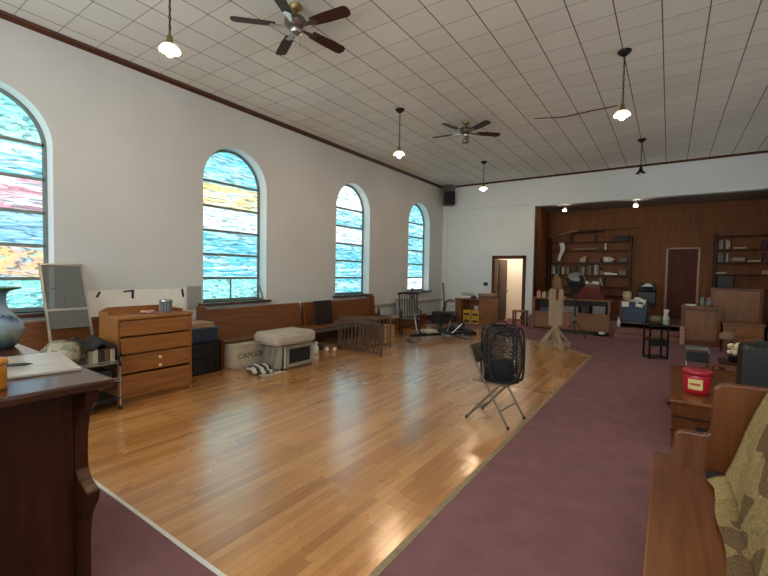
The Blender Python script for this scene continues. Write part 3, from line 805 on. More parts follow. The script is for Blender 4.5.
# lettered crate
def text(s, size, name, m_, parent, loc, rot, ext=.001, sx=1):
    cu = bpy.data.curves.new(name, 'FONT'); cu.body = s; cu.size = size; cu.extrude = ext; cu.align_x = 'CENTER'; cu.align_y = 'CENTER'
    o = bpy.data.objects.new(name, cu); COL.objects.link(o); cu.materials.append(m_)
    bpy.context.view_layer.update()
    me = bpy.data.meshes.new_from_object(o.evaluated_get(bpy.context.evaluated_depsgraph_get()))
    bpy.data.objects.remove(o)
    o = bpy.data.objects.new(name, me); COL.objects.link(o)
    if not me.materials: me.materials.append(m_)
    o.parent = parent; o.location = loc; o.rotation_euler = rot; o.scale = (sx, 1, 1)
    return o
t = thing('crate', 'pale board crate with dark lettering under the pew seat', 'crate', (-5.80, 4.30, 0))
MB().box(-.17, .17, -.36, .36, 0.02, .385, bev=.006).box(-.16, .16, -.34, .34, 0, .02).build('body', M['crate'], t)
text('CAPODE', .115, 'lettering', mat('crate_ink', '3a3026', .8), t, (.1715, -.02, .19), (PI/2, 0, PI/2), .0008, 1.15)

# carrier with cushion on top
t = thing('pet_carrier', 'beige fabric pet carrier with black mesh door on the floor', 'carrier', (-5.20, 4.74, 0))
sh = MB()
pr_ = [(-.29, 0), (.29, 0), (.30, .04), (.30, .34), (.27, .39), (-.27, .39), (-.30, .34), (-.30, .04)]
sh.prism(pr_, 'x', -.26, .22).build('shell', M['beige'], t, bevel=.03)
rim = MB()
for a in ((.215, .25, -.28, -.235, .04, .37), (.215, .25, .235, .28, .04, .37), (.215, .25, -.28, .28, .325, .37), (.215, .25, -.27, .27, .03, .09)): rim.box(*a, bev=.015)
rim.build('door_frame', M['beige'], t)
MB().box(.218, .232, -.235, .235, .075, .325).build('mesh_door', M['blackcloth'], t)
sp = MB()
for y in (-.31, .31): sp.tube([(-.24, y, .02), (-.24, y, .36), (.0, y*1.02, .40), (.22, y, .36), (.22, y, .02)], .016, 8)
sp.build('piping', M['palecloth'], t)
solo(MB().box(-.32, .29, -.47, .40, 0, .20, bev=.07), 'cushion', M['palecloth'], 'thick pale grey cushion lying on the beige pet carrier', 'cushion', (-5.22, 4.70, .392))
def fold(u, v):
    return (-.24+.46*u, -.02-.05*v+.028*math.sin(20*u+2*v)*(.3+v), .385*(1-v)+.012)
solo(MB().grid(fold, 40, 12), 'throw', M['beige'], 'grey-beige throw hanging in folds down the left side of the pet carrier', 'throw', (-5.20, 4.395, 0), solid=.014)
t = thing('blanket', 'striped dark and white blanket bunched on the floor by the pet carrier', 'blanket', (-5.18, 4.08, 0))
MB().ball((0, 0, .06), .17, .21, .075, lump=.14, seed=9, n=24).ball((.1, .03, .035), .13, .16, .04, lump=.15, seed=3).build('cloth', M['stripe'], t)
fr = MB()
for k in range(14): fr.tube([(.17, -.12+.026*k, .012), (.24+.02*math.sin(k*2), -.13+.03*k, .006), (.30+.03*math.cos(k*3), -.14+.034*k, .006)], .006, 5)
fr.build('fringe', M['palecloth'], t)

# bottle and balls
t = thing('spray_bottle', 'white spray bottle on the floor between pet carrier and gate', 'bottle', (-5.56, 5.72, 0))
MB().lathe([(0, 0), (.055, 0), (.06, .02), (.06, .12), (.03, .16), (.018, .19)], n=20).build('body', M['white'], t)
MB().box(-.025, .05, -.015, .015, .19, .225, bev=.006).cyl((.05, 0, .21), (.065, 0, .21), .008).build('trigger', M['white'], t)
solo(MB().ball((0, 0, .045), .045), 'ball', M['white'], 'white ball on the floor beside the spray bottle', 'ball', (-5.53, 6.0, 0), 0, 'white balls by the gate')
solo(MB().ball((0, 0, .042), .042), 'ball', M['white'], 'white ball on the floor against the foot of the gate', 'ball', (-5.42, 6.10, 0), 0, 'white balls by the gate')
solo(MB().box(-.06, .06, -.10, .10, 0, .10, bev=.01), 'shoe_box', M['darkbook'], 'small dark box under the pew behind the white balls', 'box', (-5.78, 6.0, 0))

# dark slatted panel on the pew
t = thing('slatted_panel', 'upright dark slatted wooden panel standing on the pew behind the gate', 'panel', (-6.10, 6.54, .449))
s = MB()
for k in range(6): s.box(-.02, .02, -.26+.089*k, -.185+.089*k, 0, .51, bev=.004)
s.box(-.035, -.02, -.26, .26, .06, .10).box(-.035, -.02, -.26, .26, .34, .38)
s.v = [Matrix.Rotation(rad(-8), 4, 'Y') @ v for v in s.v]
s.build('slats', M['ebony'], t)

# folding gate
def gate_panel(p0, p1, t, h, n, name):
    p0, p1 = Vector(p0), Vector(p1); d = p1-p0
    g = MB()
    for z in (.06, h-.02): g.box(0, d.length, -.012, .012, z-.03, z+.02)
    g.box(-.0, .035, -.014, .014, 0, h).box(d.length-.035, d.length, -.014, .014, 0, h)
    M_ = Matrix.Translation(p0) @ Matrix.Rotation(math.atan2(d.y, d.x), 4, 'Z')
    g.v = [M_ @ v for v in g.v]
    pnl = g.build(name, M['gatewood'], t)
    for k in range(n):
        x = (k+1)*d.length/(n+1)
        s = MB().box(x-.013, x+.013, -.008, .008, .06, h-.02)
        s.v = [M_ @ v for v in s.v]; s.build('slat', M['gatewood'], pnl)
    return pnl
t = thing('folding_gate', 'dark wooden folding gate with slats standing open on the floor', 'gate', (-5.60, 6.42, 0))
gate_panel((0, 0, 0), (1.22, -.16, 0), t, .63, 11, 'gate_leaf')
gate_panel((.02, .05, 0), (.80, .78, 0), t, .66, 12, 'gate_leaf')
MB().cyl((.0, .02, .1), (.0, .02, .2), .012).cyl((.0, .02, .42), (.0, .02, .52), .012).build('hinge', M['blackmetal'], t)

solo(MB().lathe([(0, 0), (.035, 0), (.04, .02), (.038, .15), (.016, .20), (.016, .25), (0, .252)], n=16), 'bottle', M['black'], 'dark bottle on the pew end nearest the rocking chair', 'bottle', (-6.1, 8.55, .446))
solo(MB().box(-.13, .13, -.17, .17, 0, .30, bev=.006), 'box', M['cardboard'], 'tan cardboard box on the floor between gate and rocking chair', 'box', (-5.62, 8.22, 0))

# rocking chair
t = thing('rocking_chair', 'dark wooden spindle-back rocking chair near the farthest window', 'chair', (-5.42, 8.98, 0), rad(-50))
K = M['ebony']
MB().box(-.24, .24, -.25, .25, .38, .42, bev=.015).build('seat', K, t)
for y in (-.23, .23):
    r = MB().tube([(-.48, y, .10), (-.30, y, .045), (-.1, y, .020), (.1, y, .020), (.28, y, .045), (.40, y, .09)], .018, 8); r.build('rocker', K, t)
    MB().cyl((.19, y, .38), (.22, y, .04), .018).build('leg', K, t)
    MB().cyl((-.19, y, .38), (-.23, y, .05), .018).build('leg', K, t)
    MB().tube([(-.30, y*1.05, .62), (.0, y*1.12, .64), (.24, y*1.1, .62)], .02, 8).cyl((.18, y*1.08, .42), (.20, y*1.1, .62), .014).build('armrest', K, t)
    MB().cyl((-.21, y, .42), (-.36, y, 1.02), .018).build('back_post', K, t)
for k in range(6):
    y = -.17+.068*k
    MB().cyl((-.21, y, .42), (-.35, y, 1.0), .011, n=8).build('spindle', K, t)
MB().tube([(-.365, -.29, 1.03), (-.37, -.15, 1.045), (-.37, .15, 1.045), (-.365, .29, 1.03)], [.022, .03, .03, .022], 8).build('crest_rail', K, t)
MB().cyl((.20, -.23, .2), (.20, .23, .2), .011).cyl((-.21, -.23, .2), (-.21, .23, .2), .011).build('stretcher', K, t)

# things on the low bench
t = thing('plastic_tote', 'cloudy grey plastic tote standing on the low bench beneath the farthest window', 'bin', (-6.30, 10.25, .372))
MB().prism([(-.17, 0), (.17, 0), (.20, .42), (-.20, .42)], 'y', -.30, .30).build('body', mat('cloudy_plastic', '8d9090', .35), t, bevel=.015)
MB().box(-.215, .215, -.315, .315, .41, .44, bev=.008).build('lid', M['grey'], t)
t = thing('figure_ornament', 'black looped iron ornament standing on the grey plastic tote', 'ornament', (-6.22, 10.42, .812))
MB().cyl((0, 0, 0), (0, 0, .012), .06).build('base', M['blackmetal'], t)
o = MB().tube([(0, .075*math.cos(a), .10+.085*math.sin(a)) for a in [2*PI*i/18 for i in range(18)]], .018, 8, True)
o.tube([(0, .06*math.cos(a), .25+.065*math.sin(a)) for a in [2*PI*i/18 for i in range(18)]], .016, 8, True)
o.build('loops', M['blackmetal'], t)
solo(MB().box(-.02, .02, -.05, .05, 0, 1.30, bev=.005), 'plank', M['roughx'], 'narrow wooden plank leaning in the far left corner', 'plank', (-6.12, 12.45, 0.01)).rotation_euler = (rad(-12), rad(-12), 0)

# exercise machine on the floor
t = thing('rowing_machine', 'folded grey rowing machine with chrome handles on the oak floor', 'exercise machine', (-4.5, 8.75, 0), rad(60))
B = M['blackmetal']
MB().box(-.75, .75, -.03, .03, .10, .16, bev=.01).build('rail', B, t)
MB().cyl((-.72, -.22, .035), (-.72, .22, .035), .03).box(-.75, -.69, -.03, .03, .03, .12).build('foot_bar', M['grey'], t)
MB().cyl((.72, -.24, .035), (.72, .24, .035), .03).box(.69, .75, -.03, .03, .03, .12).build('foot_bar', M['grey'], t)
MB().box(-.40, -.10, -.16, .16, .19, .25, bev=.03).box(-.3, -.2, -.04, .04, .15, .2).build('seat_pad', M['palecloth'], t)
for y in (-.2, .2):
    hdl = MB().cyl((.35, y*.5, .15), (.60, y*1.5, .48), .016).build('handle', M['chrome'], t)
    MB().cyl((.53, y*1.25, .39), (.62, y*1.56, .505), .022).build('grip', M['black'], hdl)
MB().cyl((-.55, 0, .14), (-.62, .05, .62), .018).cyl((-.62, -.1, .62), (-.62, .2, .62), .014).build('upright', M['chrome'], t)
MB().cyl((.1, -.25, .13), (.1, .25, .13), .02).box(.05, .18, -.30, -.2, .10, .15, bev=.01).box(.05, .18, .2, .30, .10, .15, bev=.01).build('footrest', M['grey'], t)

# wheeled walker in front of corner desk
t = thing('walker', 'black wheeled walker frame standing before the corner desk', 'walker', (-5.15, 10.75, 0), rad(20))
for s in (-1, 1):
    y = s*.28
    MB().tube([(-.28, y, .08), (-.2, y, .4), (-.12, y, .78), (-.02, y, .82), (.12, y, .78)], .017, 8).build('side_frame', B, t)
    MB().tube([(.36, y, .08), (.18, y, .40), (-.05, y, .46)], .017, 8).build('front_leg', B, t)
    for x in (-.28, .36):
        MB().cyl((x, y-.015, .07), (x, y+.015, .07), .07).build('wheel', M['black'], t)
MB().box(-.18, .16, -.26, .26, .44, .48, bev=.012).build('seat', M['black'], t)
MB().cyl((.05, -.28, .62), (.05, .28, .62), .012).build('crossbar', M['chrome'], t)
MB().box(-.15, .2, -.22, .22, .2, .38, bev=.02).build('basket', M['blackcloth'], t)
solo(MB().box(-.45, .45, -.30, .30, 0, .10, bev=.03).box(-.25, .2, -.2, .2, .10, .17, bev=.03), 'duffel_bag', M['blackcloth'], 'flat black duffel bag on the floor between rowing machine and walker', 'bag', (-4.55, 9.95, 0), rad(40))
solo(MB().box(-.22, .22, -.16, .16, 0, .36, bev=.02), 'box', M['darkbook'], 'dark box on the floor under the leaning plank', 'box', (-5.95, 11.7, 0))

# corner desk
t = thing('office_desk', 'brown wooden kneehole desk against the white back wall left of the door', 'desk', (-5.02, 12.45, 0))
MB().box(-.62, .60, -.36, .34, .76, .80, bev=.008).build('top', M['midwood'], t)
MB().box(-.60, -.38, -.33, .32, 0, .76, bev=.006).build('pedestal', M['midz'], t)
pd = MB().box(.20, .58, -.33, .32, 0, .76, bev=.006).build('pedestal', M['midz'], t)
for z in (.52, .28, .04):
    dw = MB().box(.23, .55, -.345, -.33, z, z+.21, bev=.004).build('drawer', M['midwood'], pd)
    MB().cyl((.36, -.36, z+.12), (.42, -.36, z+.12), .008).build('handle', M['brass'], dw)
MB().box(-.38, .20, .28, .30, .2, .76).build('back_panel', M['midwood'], t)
for x, z, lab in ((-.22, 0, 'lower yellow box left in the kneehole of the corner desk'), (-.22, .22, 'upper yellow box left in the kneehole of the corner desk'), (.06, 0, 'lower yellow box in the kneehole, beside the drawers'), (.06, .22, 'yellow box in the kneehole beside the drawers, topped by a white tub')):
    b2 = thing('carton', lab, 'box', (-5.02+x, 12.32, z), 0, 'yellow cartons under the corner desk')
    MB().box(-.125, .125, -.14, .14, 0, .215, bev=.006).build('carton_body', M['yellow'], b2)
    MB().box(-.09, .09, -.1425, -.14, .05, .12).build('label_patch', M['darkbook'], b2)
solo(MB().lathe([(0, 0), (.085, 0), (.095, .12), (.1, .125), (.1, .14), (0, .14)], n=20), 'tub', M['white'], 'white tub on the yellow box in the desk kneehole', 'tub', (-4.96, 12.30, .436))
t = thing('tape_player', 'white and black tape player on the corner desk', 'player', (-5.28, 12.32, .80), rad(8))
MB().box(-.24, .22, -.13, .13, 0, .10, bev=.03).build('case', M['white'], t)
MB().box(-.16, .16, -.12, .11, .095, .115, bev=.01).build('lid', M['black'], t)
MB().tube([(-.22, .0, .08), (-.2, 0, .17), (.18, 0, .17), (.2, 0, .08)], .012, 6).build('handle', M['grey'], t)
solo(MB().box(-.26, .26, -.18, .18, 0, .07, bev=.006), 'flat_box', M['tan'], 'flat tan box lying at the door end of the corner desk', 'box', (-4.70, 12.52, .90))
solo(MB().box(-.24, .24, -.15, .15, 0, .10, bev=.006), 'book_stack_box', M['brownbook'], 'brown box under the flat tan box on the corner desk', 'box', (-4.70, 12.52, .80))
solo(MB().ball((0, 0, .05), .10, .08, .05, lump=.15, seed=5), 'dark_cloth', M['purple'], 'crumpled plum cloth on the corner desk beside the tape player', 'cloth', (-5.0, 12.12, .805))

# wall plates
t = thing('wall_plate', 'black wall plate on the white wall left of the doorway', 'switch', (-5.03, YB-.0, 1.25))
MB().box(-.075, .075, -.018, 0, -.06, .06, bev=.006).build('plate', M['black'], t)
t = thing('light_switch', 'white light switch on the strip between doorway and chancel', 'switch', (-3.67, YB-.05, 1.29))
MB().box(-.05, .05, -.012, 0, -.04, .04, bev=.004).build('plate', M['white'], t)
MB().box(-.008, .008, -.022, -.012, -.012, .012).build('toggle', M['grey'], t)

# small stool by the door
t = thing('stool', 'small brown wooden stool against the wall between doorway and chancel', 'stool', (-3.76, 12.85, 0))
MB().box(-.20, .20, -.16, .16, .44, .48, bev=.01).build('seat', M['midwood'], t)
for x in (-.17, .17):
    for y in (-.13, .13): MB().box(x-.022, x+.022, y-.022, y+.022, 0, .44).build('leg', M['pewx'], t)
MB().box(-.17, .17, -.14, -.12, .16, .19).build('stretcher', M['pewx'], t)

# ------------------------------------------------------------------ chancel furniture
t = thing('organ_console', 'long brown wooden console with open recess before the chancel, left side', 'cabinet', (-2.32, 12.72, 0))
MB().box(-.98, 1.02, -.05, -.02, .04, .50, bev=.006).build('front_panel', M['midwood'], t)
MB().box(-1.0, 1.04, -.12, .36, .49, .53, bev=.008).build('key_shelf', M['midwood'], t)
for x in (-1.0, 1.0): MB().box(x-.02, x+.04, -.08, .38, 0, .90, bev=.006).build('end_panel', M['midz'], t)
MB().box(-.98, 1.02, .34, .37, 0, .9).build('back_panel', M['darkwood'], t)
MB().box(-1.04, 1.08, -.10, .40, .88, .92, bev=.008).build('top', M['midwood'], t)
MB().box(-.98, 1.02, -.04, -.02, 0, .04).build('plinth', M['darkwood'], t)
for (x0, x1, z, m_, lab) in ((-.80, -.30, .10, 'blue', 'long blue box in the console recess, left of centre'), (-.22, .22, .17, 'greybook', 'grey box in the middle of the console recess'), (.30, .52, .20, 'darkbook', 'dark box in the console recess right of the grey box'), (.60, .92, .22, 'grey', 'grey case at the right end of the console recess')):
    solo(MB().box(x0, x1, -.08, .22, 0, z, bev=.006), 'box', M[m_], lab, 'box', (-2.32, 12.78, .531), 0, 'boxes in the console recess')
solo(MB().box(-.38, .38, -.15, .15, 0, .19, bev=.006), 'red_box', M['redcloth'], 'wide dark red box on top of the console', 'box', (-1.83, 12.92, .921))
solo(MB().box(-.34, .30, -.13, .13, 0, .14, bev=.006), 'red_box', mat('crimson_board', '6e2524', .7, 0, .35, 9), 'crimson box stacked on the wide dark red box', 'box', (-1.85, 12.94, 1.112))
solo(MB().box(-.28, .28, -.12, .12, 0, .10, bev=.006), 'brown_box', M['brownbook'], 'brown box on the crimson box above the console', 'box', (-1.87, 12.95, 1.253))
for k, (x, y, r, lab) in enumerate(((-2.0, 12.93, .2, 'white paper stack at the left on the brown box'), (-1.74, 12.95, -.3, 'crumpled white papers at the right on the brown box'))):
    p = MB()
    for j in range(4): p.box(-.12, .12, -.08, .08, .008*j, .008*j+.006, rot=(.0, .03*j, .12*j))
    p.ball((.03, 0, .05), .09, .06, .035, lump=.2, seed=k)
    solo(p, 'papers', M['paper'], lab, 'papers', (x, y, 1.354), r, 'papers on the console boxes')
for k in range(4):
    h_ = (.18, .15, .21, .13)[k]
    solo(MB().box(-.055, .055, -.05, .05, 0, h_, bev=.01).cyl((0, 0, h_), (0, 0, h_+.04), .02), 'jar', [M['pink'], M['cream'], M['brownbook'], M['label']][k],
         ['pink jar at the left end of the console top', 'cream jar second from the left end of the console top', 'tall brown jar on the console behind the wooden stand', 'short yellowish jar on the console left of the wooden stand'][k], 'jar', (-3.20+.15*k, 12.80+.02*(k % 2), .921), 0, 'jars on the console top')
solo(MB().box(-.20, .30, -.10, .12, 0, .05, bev=.006), 'pink_folder', M['pink'], 'pinkish folder pile on the console top, near the chancel jamb', 'folder', (-2.7, 12.72, .921))

def shelf_unit(name, label, x0, x1, zs, side_z, board=None):
    t = thing(name, label, 'shelves', ((x0+x1)/2, CY1-.16, side_z[0]))
    w = (x1-x0)/2; b0 = side_z[0]
    for s in (-1, 1): MB().box(s*w-.025, s*w+.025, -.15, .15, 0, side_z[1]-b0, bev=.004).build('side', M['darkwood'], t)
    for z in zs: MB().box(-w+.025, w-.025, -.15, .15, z-b0-.02, z-b0+.012, bev=.003).build('shelf_board', M['trimx'], t)
    MB().box(-w, w, .14, .15, 0, side_z[1]-b0).build('back_board', M['panel'], t)
    return t
SZ = [.98, 1.255, 1.613, 2.009, 2.41, 2.69]
shelf_unit('shelving', 'wide dark wooden shelves on the chancel back wall behind the console', -3.38, -1.0, SZ, (.92, 2.85))
RZ = [1.30, 1.695, 2.023, 2.384, 2.758]
shelf_unit('shelving', 'dark wooden bookshelves on the chancel back wall right of the closed door', 1.04, 2.26, RZ, (1.26, 2.84))
SY = CY1-.16
def on(z): return z+.0125
# things on the left shelves
bk_cols = ['greybook', 'cream', 'darkbook', 'greybook', 'darkbook', 'cream', 'brownbook', 'greybook', 'darkbook', 'darkbook', 'brownbook', 'greybook', 'cream', 'darkbook', 'brownbook', 'greybook', 'darkbook', 'cream', 'greybook', 'darkbook']
names = dict(greybook='grey', cream='cream', darkbook='black', brownbook='brown', purple='plum')
def ordinal(k): return ['first', 'second', 'third', 'fourth', 'fifth', 'sixth', 'seventh', 'eighth', 'ninth', 'tenth', 'eleventh', 'twelfth', 'thirteenth', 'fourteenth', 'fifteenth', 'sixteenth', 'seventeenth', 'eighteenth', 'nineteenth', 'twentieth'][k]
def book(m_, w, d, h, label, loc, group, lean=0):
    t = thing('book', label, 'book', loc, 0, group)
    if lean: t.rotation_euler.y = lean
    MB().box(-w/2, w/2, -d/2, d/2, 0, h, bev=.003).build('cover', M[m_], t)
    MB().box(-w/2+.004, w/2-.004, -d/2+.004, d/2+.002, h-.003, h+.001).build('pages', M['paper'], t)
    return t
rnd = random.Random(3)
x = -3.30
for k in range(20):
    w = rnd.choice([.045, .055, .065, .075]); h = rnd.uniform(.22, .32)
    if k == 8: x += .16
    book(bk_cols[k], w, .2, h, '%s volume, %s from the left on the book row of the left shelves' % (names[bk_cols[k]], ordinal(k)), (x+w/2, SY-.02, on(1.613)), 'volumes on the left shelves')
    x += w+.006
for k, (dx, m_) in enumerate(((-1.62, 'darkbook'), (-1.57, 'greybook'), (-1.51, 'cream'), (-1.44, 'darkbook'))):
    book(m_, .045, .2, .26, '%s leaning book, %s of four on the low row of the left shelves' % (names[m_], ordinal(k)), (dx-.24, SY-.02, on(1.255)), 'leaning books on the left shelves', rad(-12))
solo(MB().ball((0, 0, .09), .15, .09, .10, lump=.22, seed=1), 'bonnet', M['white'], 'white rounded bundle on the left shelves, upper row', 'bundle', (-1.62, SY-.03, on(2.009)))
solo(MB().ball((0, 0, .07), .12, .08, .08, lump=.2, seed=8), 'bundle', M['greybook'], 'grey bundle at the right end of the upper row, left shelves', 'bundle', (-1.20, SY-.03, on(2.009)))
solo(MB().ball((0, 0, .08), .09, .06, .09, lump=.3, seed=4).ball((.06, 0, .16), .05, .05, .05), 'ornament', M['cream'], 'small pale ornament on the upper row of the left shelves, near its middle', 'ornament', (-2.35, SY-.03, on(2.009)))
solo(MB().box(-.16, .16, -.1, .1, 0, .13, bev=.01), 'box', M['brownbook'], 'brown box beside the pale ornament on the left shelves', 'box', (-1.99, SY, on(2.009)))
solo(MB().box(-.09, .09, -.08, .08, 0, .14, bev=.01), 'box', M['pink'], 'pinkish box on the book row of the left shelves, beyond the volumes', 'box', (-1.84, SY-.03, on(1.613)))
solo(MB().box(-.11, .11, -.09, .09, 0, .08, bev=.008), 'box', M['white'], 'white box on the book row of the left shelves', 'box', (-1.60, SY-.04, on(1.613)))
solo(MB().box(-.07, .07, -.09, .09, 0, .055, bev=.008), 'box', M['white'], 'smaller low white box right of the white box, left shelves', 'box', (-1.42, SY-.04, on(1.613)))
solo(MB().box(-.10, .10, -.09, .09, 0, .14, bev=.008), 'box', M['greybook'], 'grey box at the right end of the book row, left shelves', 'box', (-1.20, SY-.02, on(1.613)))
solo(MB().lathe([(0, 0), (.04, 0), (.045, .08), (.02, .12), (.04, .18), (.02, .22), (0, .225)], n=14), 'figurine', M['white'], 'tiny white figurine on the left shelves, second board from the top', 'figurine', (-1.70, SY-.04, on(2.41)))
solo(MB().cyl((-.35, 0, .04), (.35, 0, .05), .035), 'cardboard_tube', M['tan'], 'long tan tube lying on the second board of the left shelves', 'tube', (-2.3, SY, on(2.41)+.0))
def cl(u, v):
    return (.05*math.sin(5*v)+.13*(u-.5)*(1.2-.6*v), -.02+.02*math.sin(9*u), -.62*v)
solo(MB().grid(cl, 8, 16), 'hanging_cloth', M['white'], 'white cloth hanging from the left shelves top board', 'cloth', (-3.0, CY1-.33, 2.68), solid=.008)
for k in range(4):
    z = 2.955+.02*k
    y = CY1-.22+.05*(k % 3)
    r = thing('fishing_rod', ['long thin rod resting on the left shelves, lowest of the bundle', 'long thin rod resting on the left shelves, second in the bundle', 'long thin rod resting on the left shelves, third in the bundle', 'longest thin rod on the left shelves, reaching right past their end'][k], 'rod', (-2.2, y, z), 0, 'rods on top of the left shelves')
    L0, L1 = (-.95+.1*k, .45) if k < 3 else (-.6, 1.5)
    MB().cyl((L0, 0, .012*k), (L1, 0, .03+.008*k), .016, .008, 8).build('shaft', M['darkwood'], r)
    MB().cyl((L0-.02, 0, .012*k), (L0+.26, 0, .012*k+.003), .022, n=10).build('grip', M['tan'], r)
for k in range(2):
    solo(MB().box(-.03, .03, -.14, .06, 0, .2, bev=.006).box(-.03, .03, -.14, -.08, .2, .24), 'rod_bracket', M['darkwood'], ['dark wooden rod rest at the left on the shelf top', 'dark wooden rod rest at the middle on the shelf top'][k], 'bracket', (-2.75+.75*k, CY1-.12, 2.703))
solo(MB().box(-.22, .22, -.12, .12, 0, .16, bev=.008), 'tray_box', M['darkbook'], 'dark shallow box on the right end of the left shelves top', 'box', (-1.28, CY1-.16, 2.703))

# right shelves
x = 1.10
for k, (m_, w, h) in enumerate((('greybook', .05, .22), ('cream', .035, .24), ('darkbook', .05, .23), ('cream', .06, .25), ('cream', .03, .22))):
    book(m_, w, .2, h, '%s book, %s from the left on the top row of the right bookshelves' % (names[m_], ordinal(k)), (x+w/2, SY-.02, on(2.384)), 'upright books on the top row of the right bookshelves'); x += w+.006
solo(MB().box(-.14, .14, -.1, .1, 0, .045, bev=.004), 'book', M['cream'], 'cream book lying flat on the top row of the right bookshelves', 'book', (1.55, SY-.02, on(2.384)))
x = 1.10
for k, (m_, w, h) in enumerate((('greybook', .06, .25), ('greybook', .05, .23), ('darkbook', .05, .22), ('cream', .04, .24), ('brownbook', .05, .23))):
    book(m_, w, .2, h, '%s book, %s from the left on the second row of the right bookshelves' % (names[m_], ordinal(k)), (x+w/2, SY-.02, on(2.023)), 'upright books on the second row of the right bookshelves'); x += w+.006
for k in range(3):
    solo(MB().box(-.15+.01*k, .14, -.1, .1, 0, .045, bev=.004), 'book', M[['brownbook', 'cream', 'greybook'][k]], ['brown book at the bottom of the flat pile, right bookshelves', 'cream book in the middle of the flat pile, right bookshelves', 'grey book on top of the flat pile, right bookshelves'][k], 'book', (1.53, SY-.02, on(2.023)+.0455*k), 0, 'flat pile on the right bookshelves')
solo(MB().box(-.13, .13, -.1, .1, 0, .05, bev=.004), 'book', M['cream'], 'cream book lying alone on the second row of the right bookshelves', 'book', (1.86, SY-.02, on(2.023)))
solo(MB().box(-.12, .10, -.1, .1, 0, .05, bev=.004), 'book', M['cream'], 'cream book lying flat on the third row of the right bookshelves', 'book', (1.20, SY-.02, on(1.695)))
solo(MB().box(-.10, .10, -.1, .1, 0, .11, bev=.004), 'box', M['pink'], 'pinkish box on the third row of the right bookshelves', 'box', (2.12, SY-.02, on(1.695)))
for k in range(2): book('purple', .08, .2, .24, ['plum book leaning at the right end of the top row, right bookshelves', 'plum book upright at the right end of the second row, right bookshelves'][k], (2.02+.06*k, SY-.02, on((2.384, 2.023)[k])), 'plum books', rad(14) if k == 0 else 0)
book('greybook', .07, .2, .2, 'grey book beside the leaning plum book, right bookshelves', (2.16, SY-.02, on(2.384)), 'plum books')
solo(MB().box(-.17, .17, -.12, .12, 0, .34, bev=.008), 'file_box', M['black'], 'black file box in the lowest compartment of the right bookshelves', 'box', (1.28, SY-.02, on(1.30)))

# raw wooden stand with carved head
t = thing('wooden_stand', 'raw timber board figure standing on a braced cross base on the floor', 'stand', (-2.03, 9.60, 0), rad(35))
MB().box(-.33, .33, -.06, .06, 0, .13, bev=.008).build('base_beam', M['roughx'], t)
MB().box(-.06, .06, -.33, .33, 0, .13, bev=.008).build('base_beam', M['rough'], t)
MB().box(-.055, .055, -.05, .05, .13, .55, bev=.006).build('post', M['rough'], t)
for s in (-1, 1):
    MB().prism([(s*.31, .125), (s*.23, .125), (s*.04, .36), (s*.04, .45)], 'y', -.032, .032).build('brace', M['rough'], t)
    MB().prism([(s*.31, .125), (s*.23, .125), (s*.04, .36), (s*.04, .45)], 'x', -.032, .032).build('brace', M['rough'], t)
MB().prism([(-.14, .48), (.14, .48), (.15, .56), (.15, 1.22), (.11, 1.30), (-.11, 1.30), (-.15, 1.22), (-.15, .56)], 'y', -.04, .04).build('board', M['rough'], t, bevel=.01)
hd = MB().prism([(-.10, 1.28), (.10, 1.28), (.11, 1.36), (.075, 1.42), (.09, 1.50), (.03, 1.545), (.01, 1.62), (-.04, 1.585), (-.055, 1.50), (-.10, 1.45), (-.075, 1.38)], 'y', -.05, .05)
hd.build('carved_head', wood('carved_wood', '4a3524', '80643f', 'z', .7), t, bevel=.012)
MB().box(-.03, .03, -.055, -.04, 1.04, 1.30, bev=.004).cyl((0, -.05, 1.24), (0, -.09, 1.24), .02).build('strap', M['pewx'], t)

# tripod with covered telescope-like load
t = thing('tripod', 'black tripod stand before the console carrying a bagged load', 'tripod', (-1.97, 11.55, 0))
MB().cyl((0, 0, .36), (0, 0, 1.15), .022).build('column', M['black'], t)
for k in range(3):
    a = rad(100+120*k)
    lg = MB().cyl((0, 0, .46), (.30*math.cos(a), .30*math.sin(a), .02), .014, .011, 8).build('leg', M['black'], t)
    MB().ball((.30*math.cos(a), .30*math.sin(a), .015), .02, .02, .015).build('foot', M['black'], lg)
MB().cyl((0, 0, .42), (0, 0, .52), .035).build('hub', M['grey'], t)
t = thing('lamp_hood', 'black and grey hooded load mounted on the tripod', 'hood', (-1.97, 11.55, 1.1505))
MB().box(-.10, .10, -.10, .10, -.0, .22, bev=.03).build('case', M['blackcloth'], t)
MB().ball((-.01, 0, .30), .225, .21, .23, lump=.17, seed=6, n=26).build('bag', M['blackcloth'], t)
MB().lathe([(.215, .30), (.22, .38), (.19, .46), (.12, .515), (.0, .535), (.0, .52), (.11, .50), (.175, .45), (.2, .38), (.2, .30)], n=24).build('dome', glassy('cloudy_dome', 'a9adab', .55), t)
t = thing('tray', 'black round tray with white dish on the carpet in front of the chancel steps', 'tray', (-1.45, 12.25, 0.002))
MB().lathe([(0, 0), (.18, 0), (.22, .05), (.21, .055), (.17, .015), (0, .012)], n=24).build('dish_tray', M['black'], t)
MB().ball((.03, 0, .06), .08, .06, .045).build('dish', M['white'], t)
solo(MB().box(-.40, .40, -.12, .12, 0, .05, bev=.015), 'black_case', M['black'], 'long flat black case on the carpet in front of the console', 'case', (-2.10, 12.35, .002))
solo(MB().lathe([(0, 0), (.042, 0), (.045, .14), (.02, .19), (.02, .22), (.024, .225), (.024, .25), (0, .25)], n=16), 'bottle', M['white'], 'white bottle standing on the chancel steps beside the console', 'bottle', (-1.06, 12.56, .241))

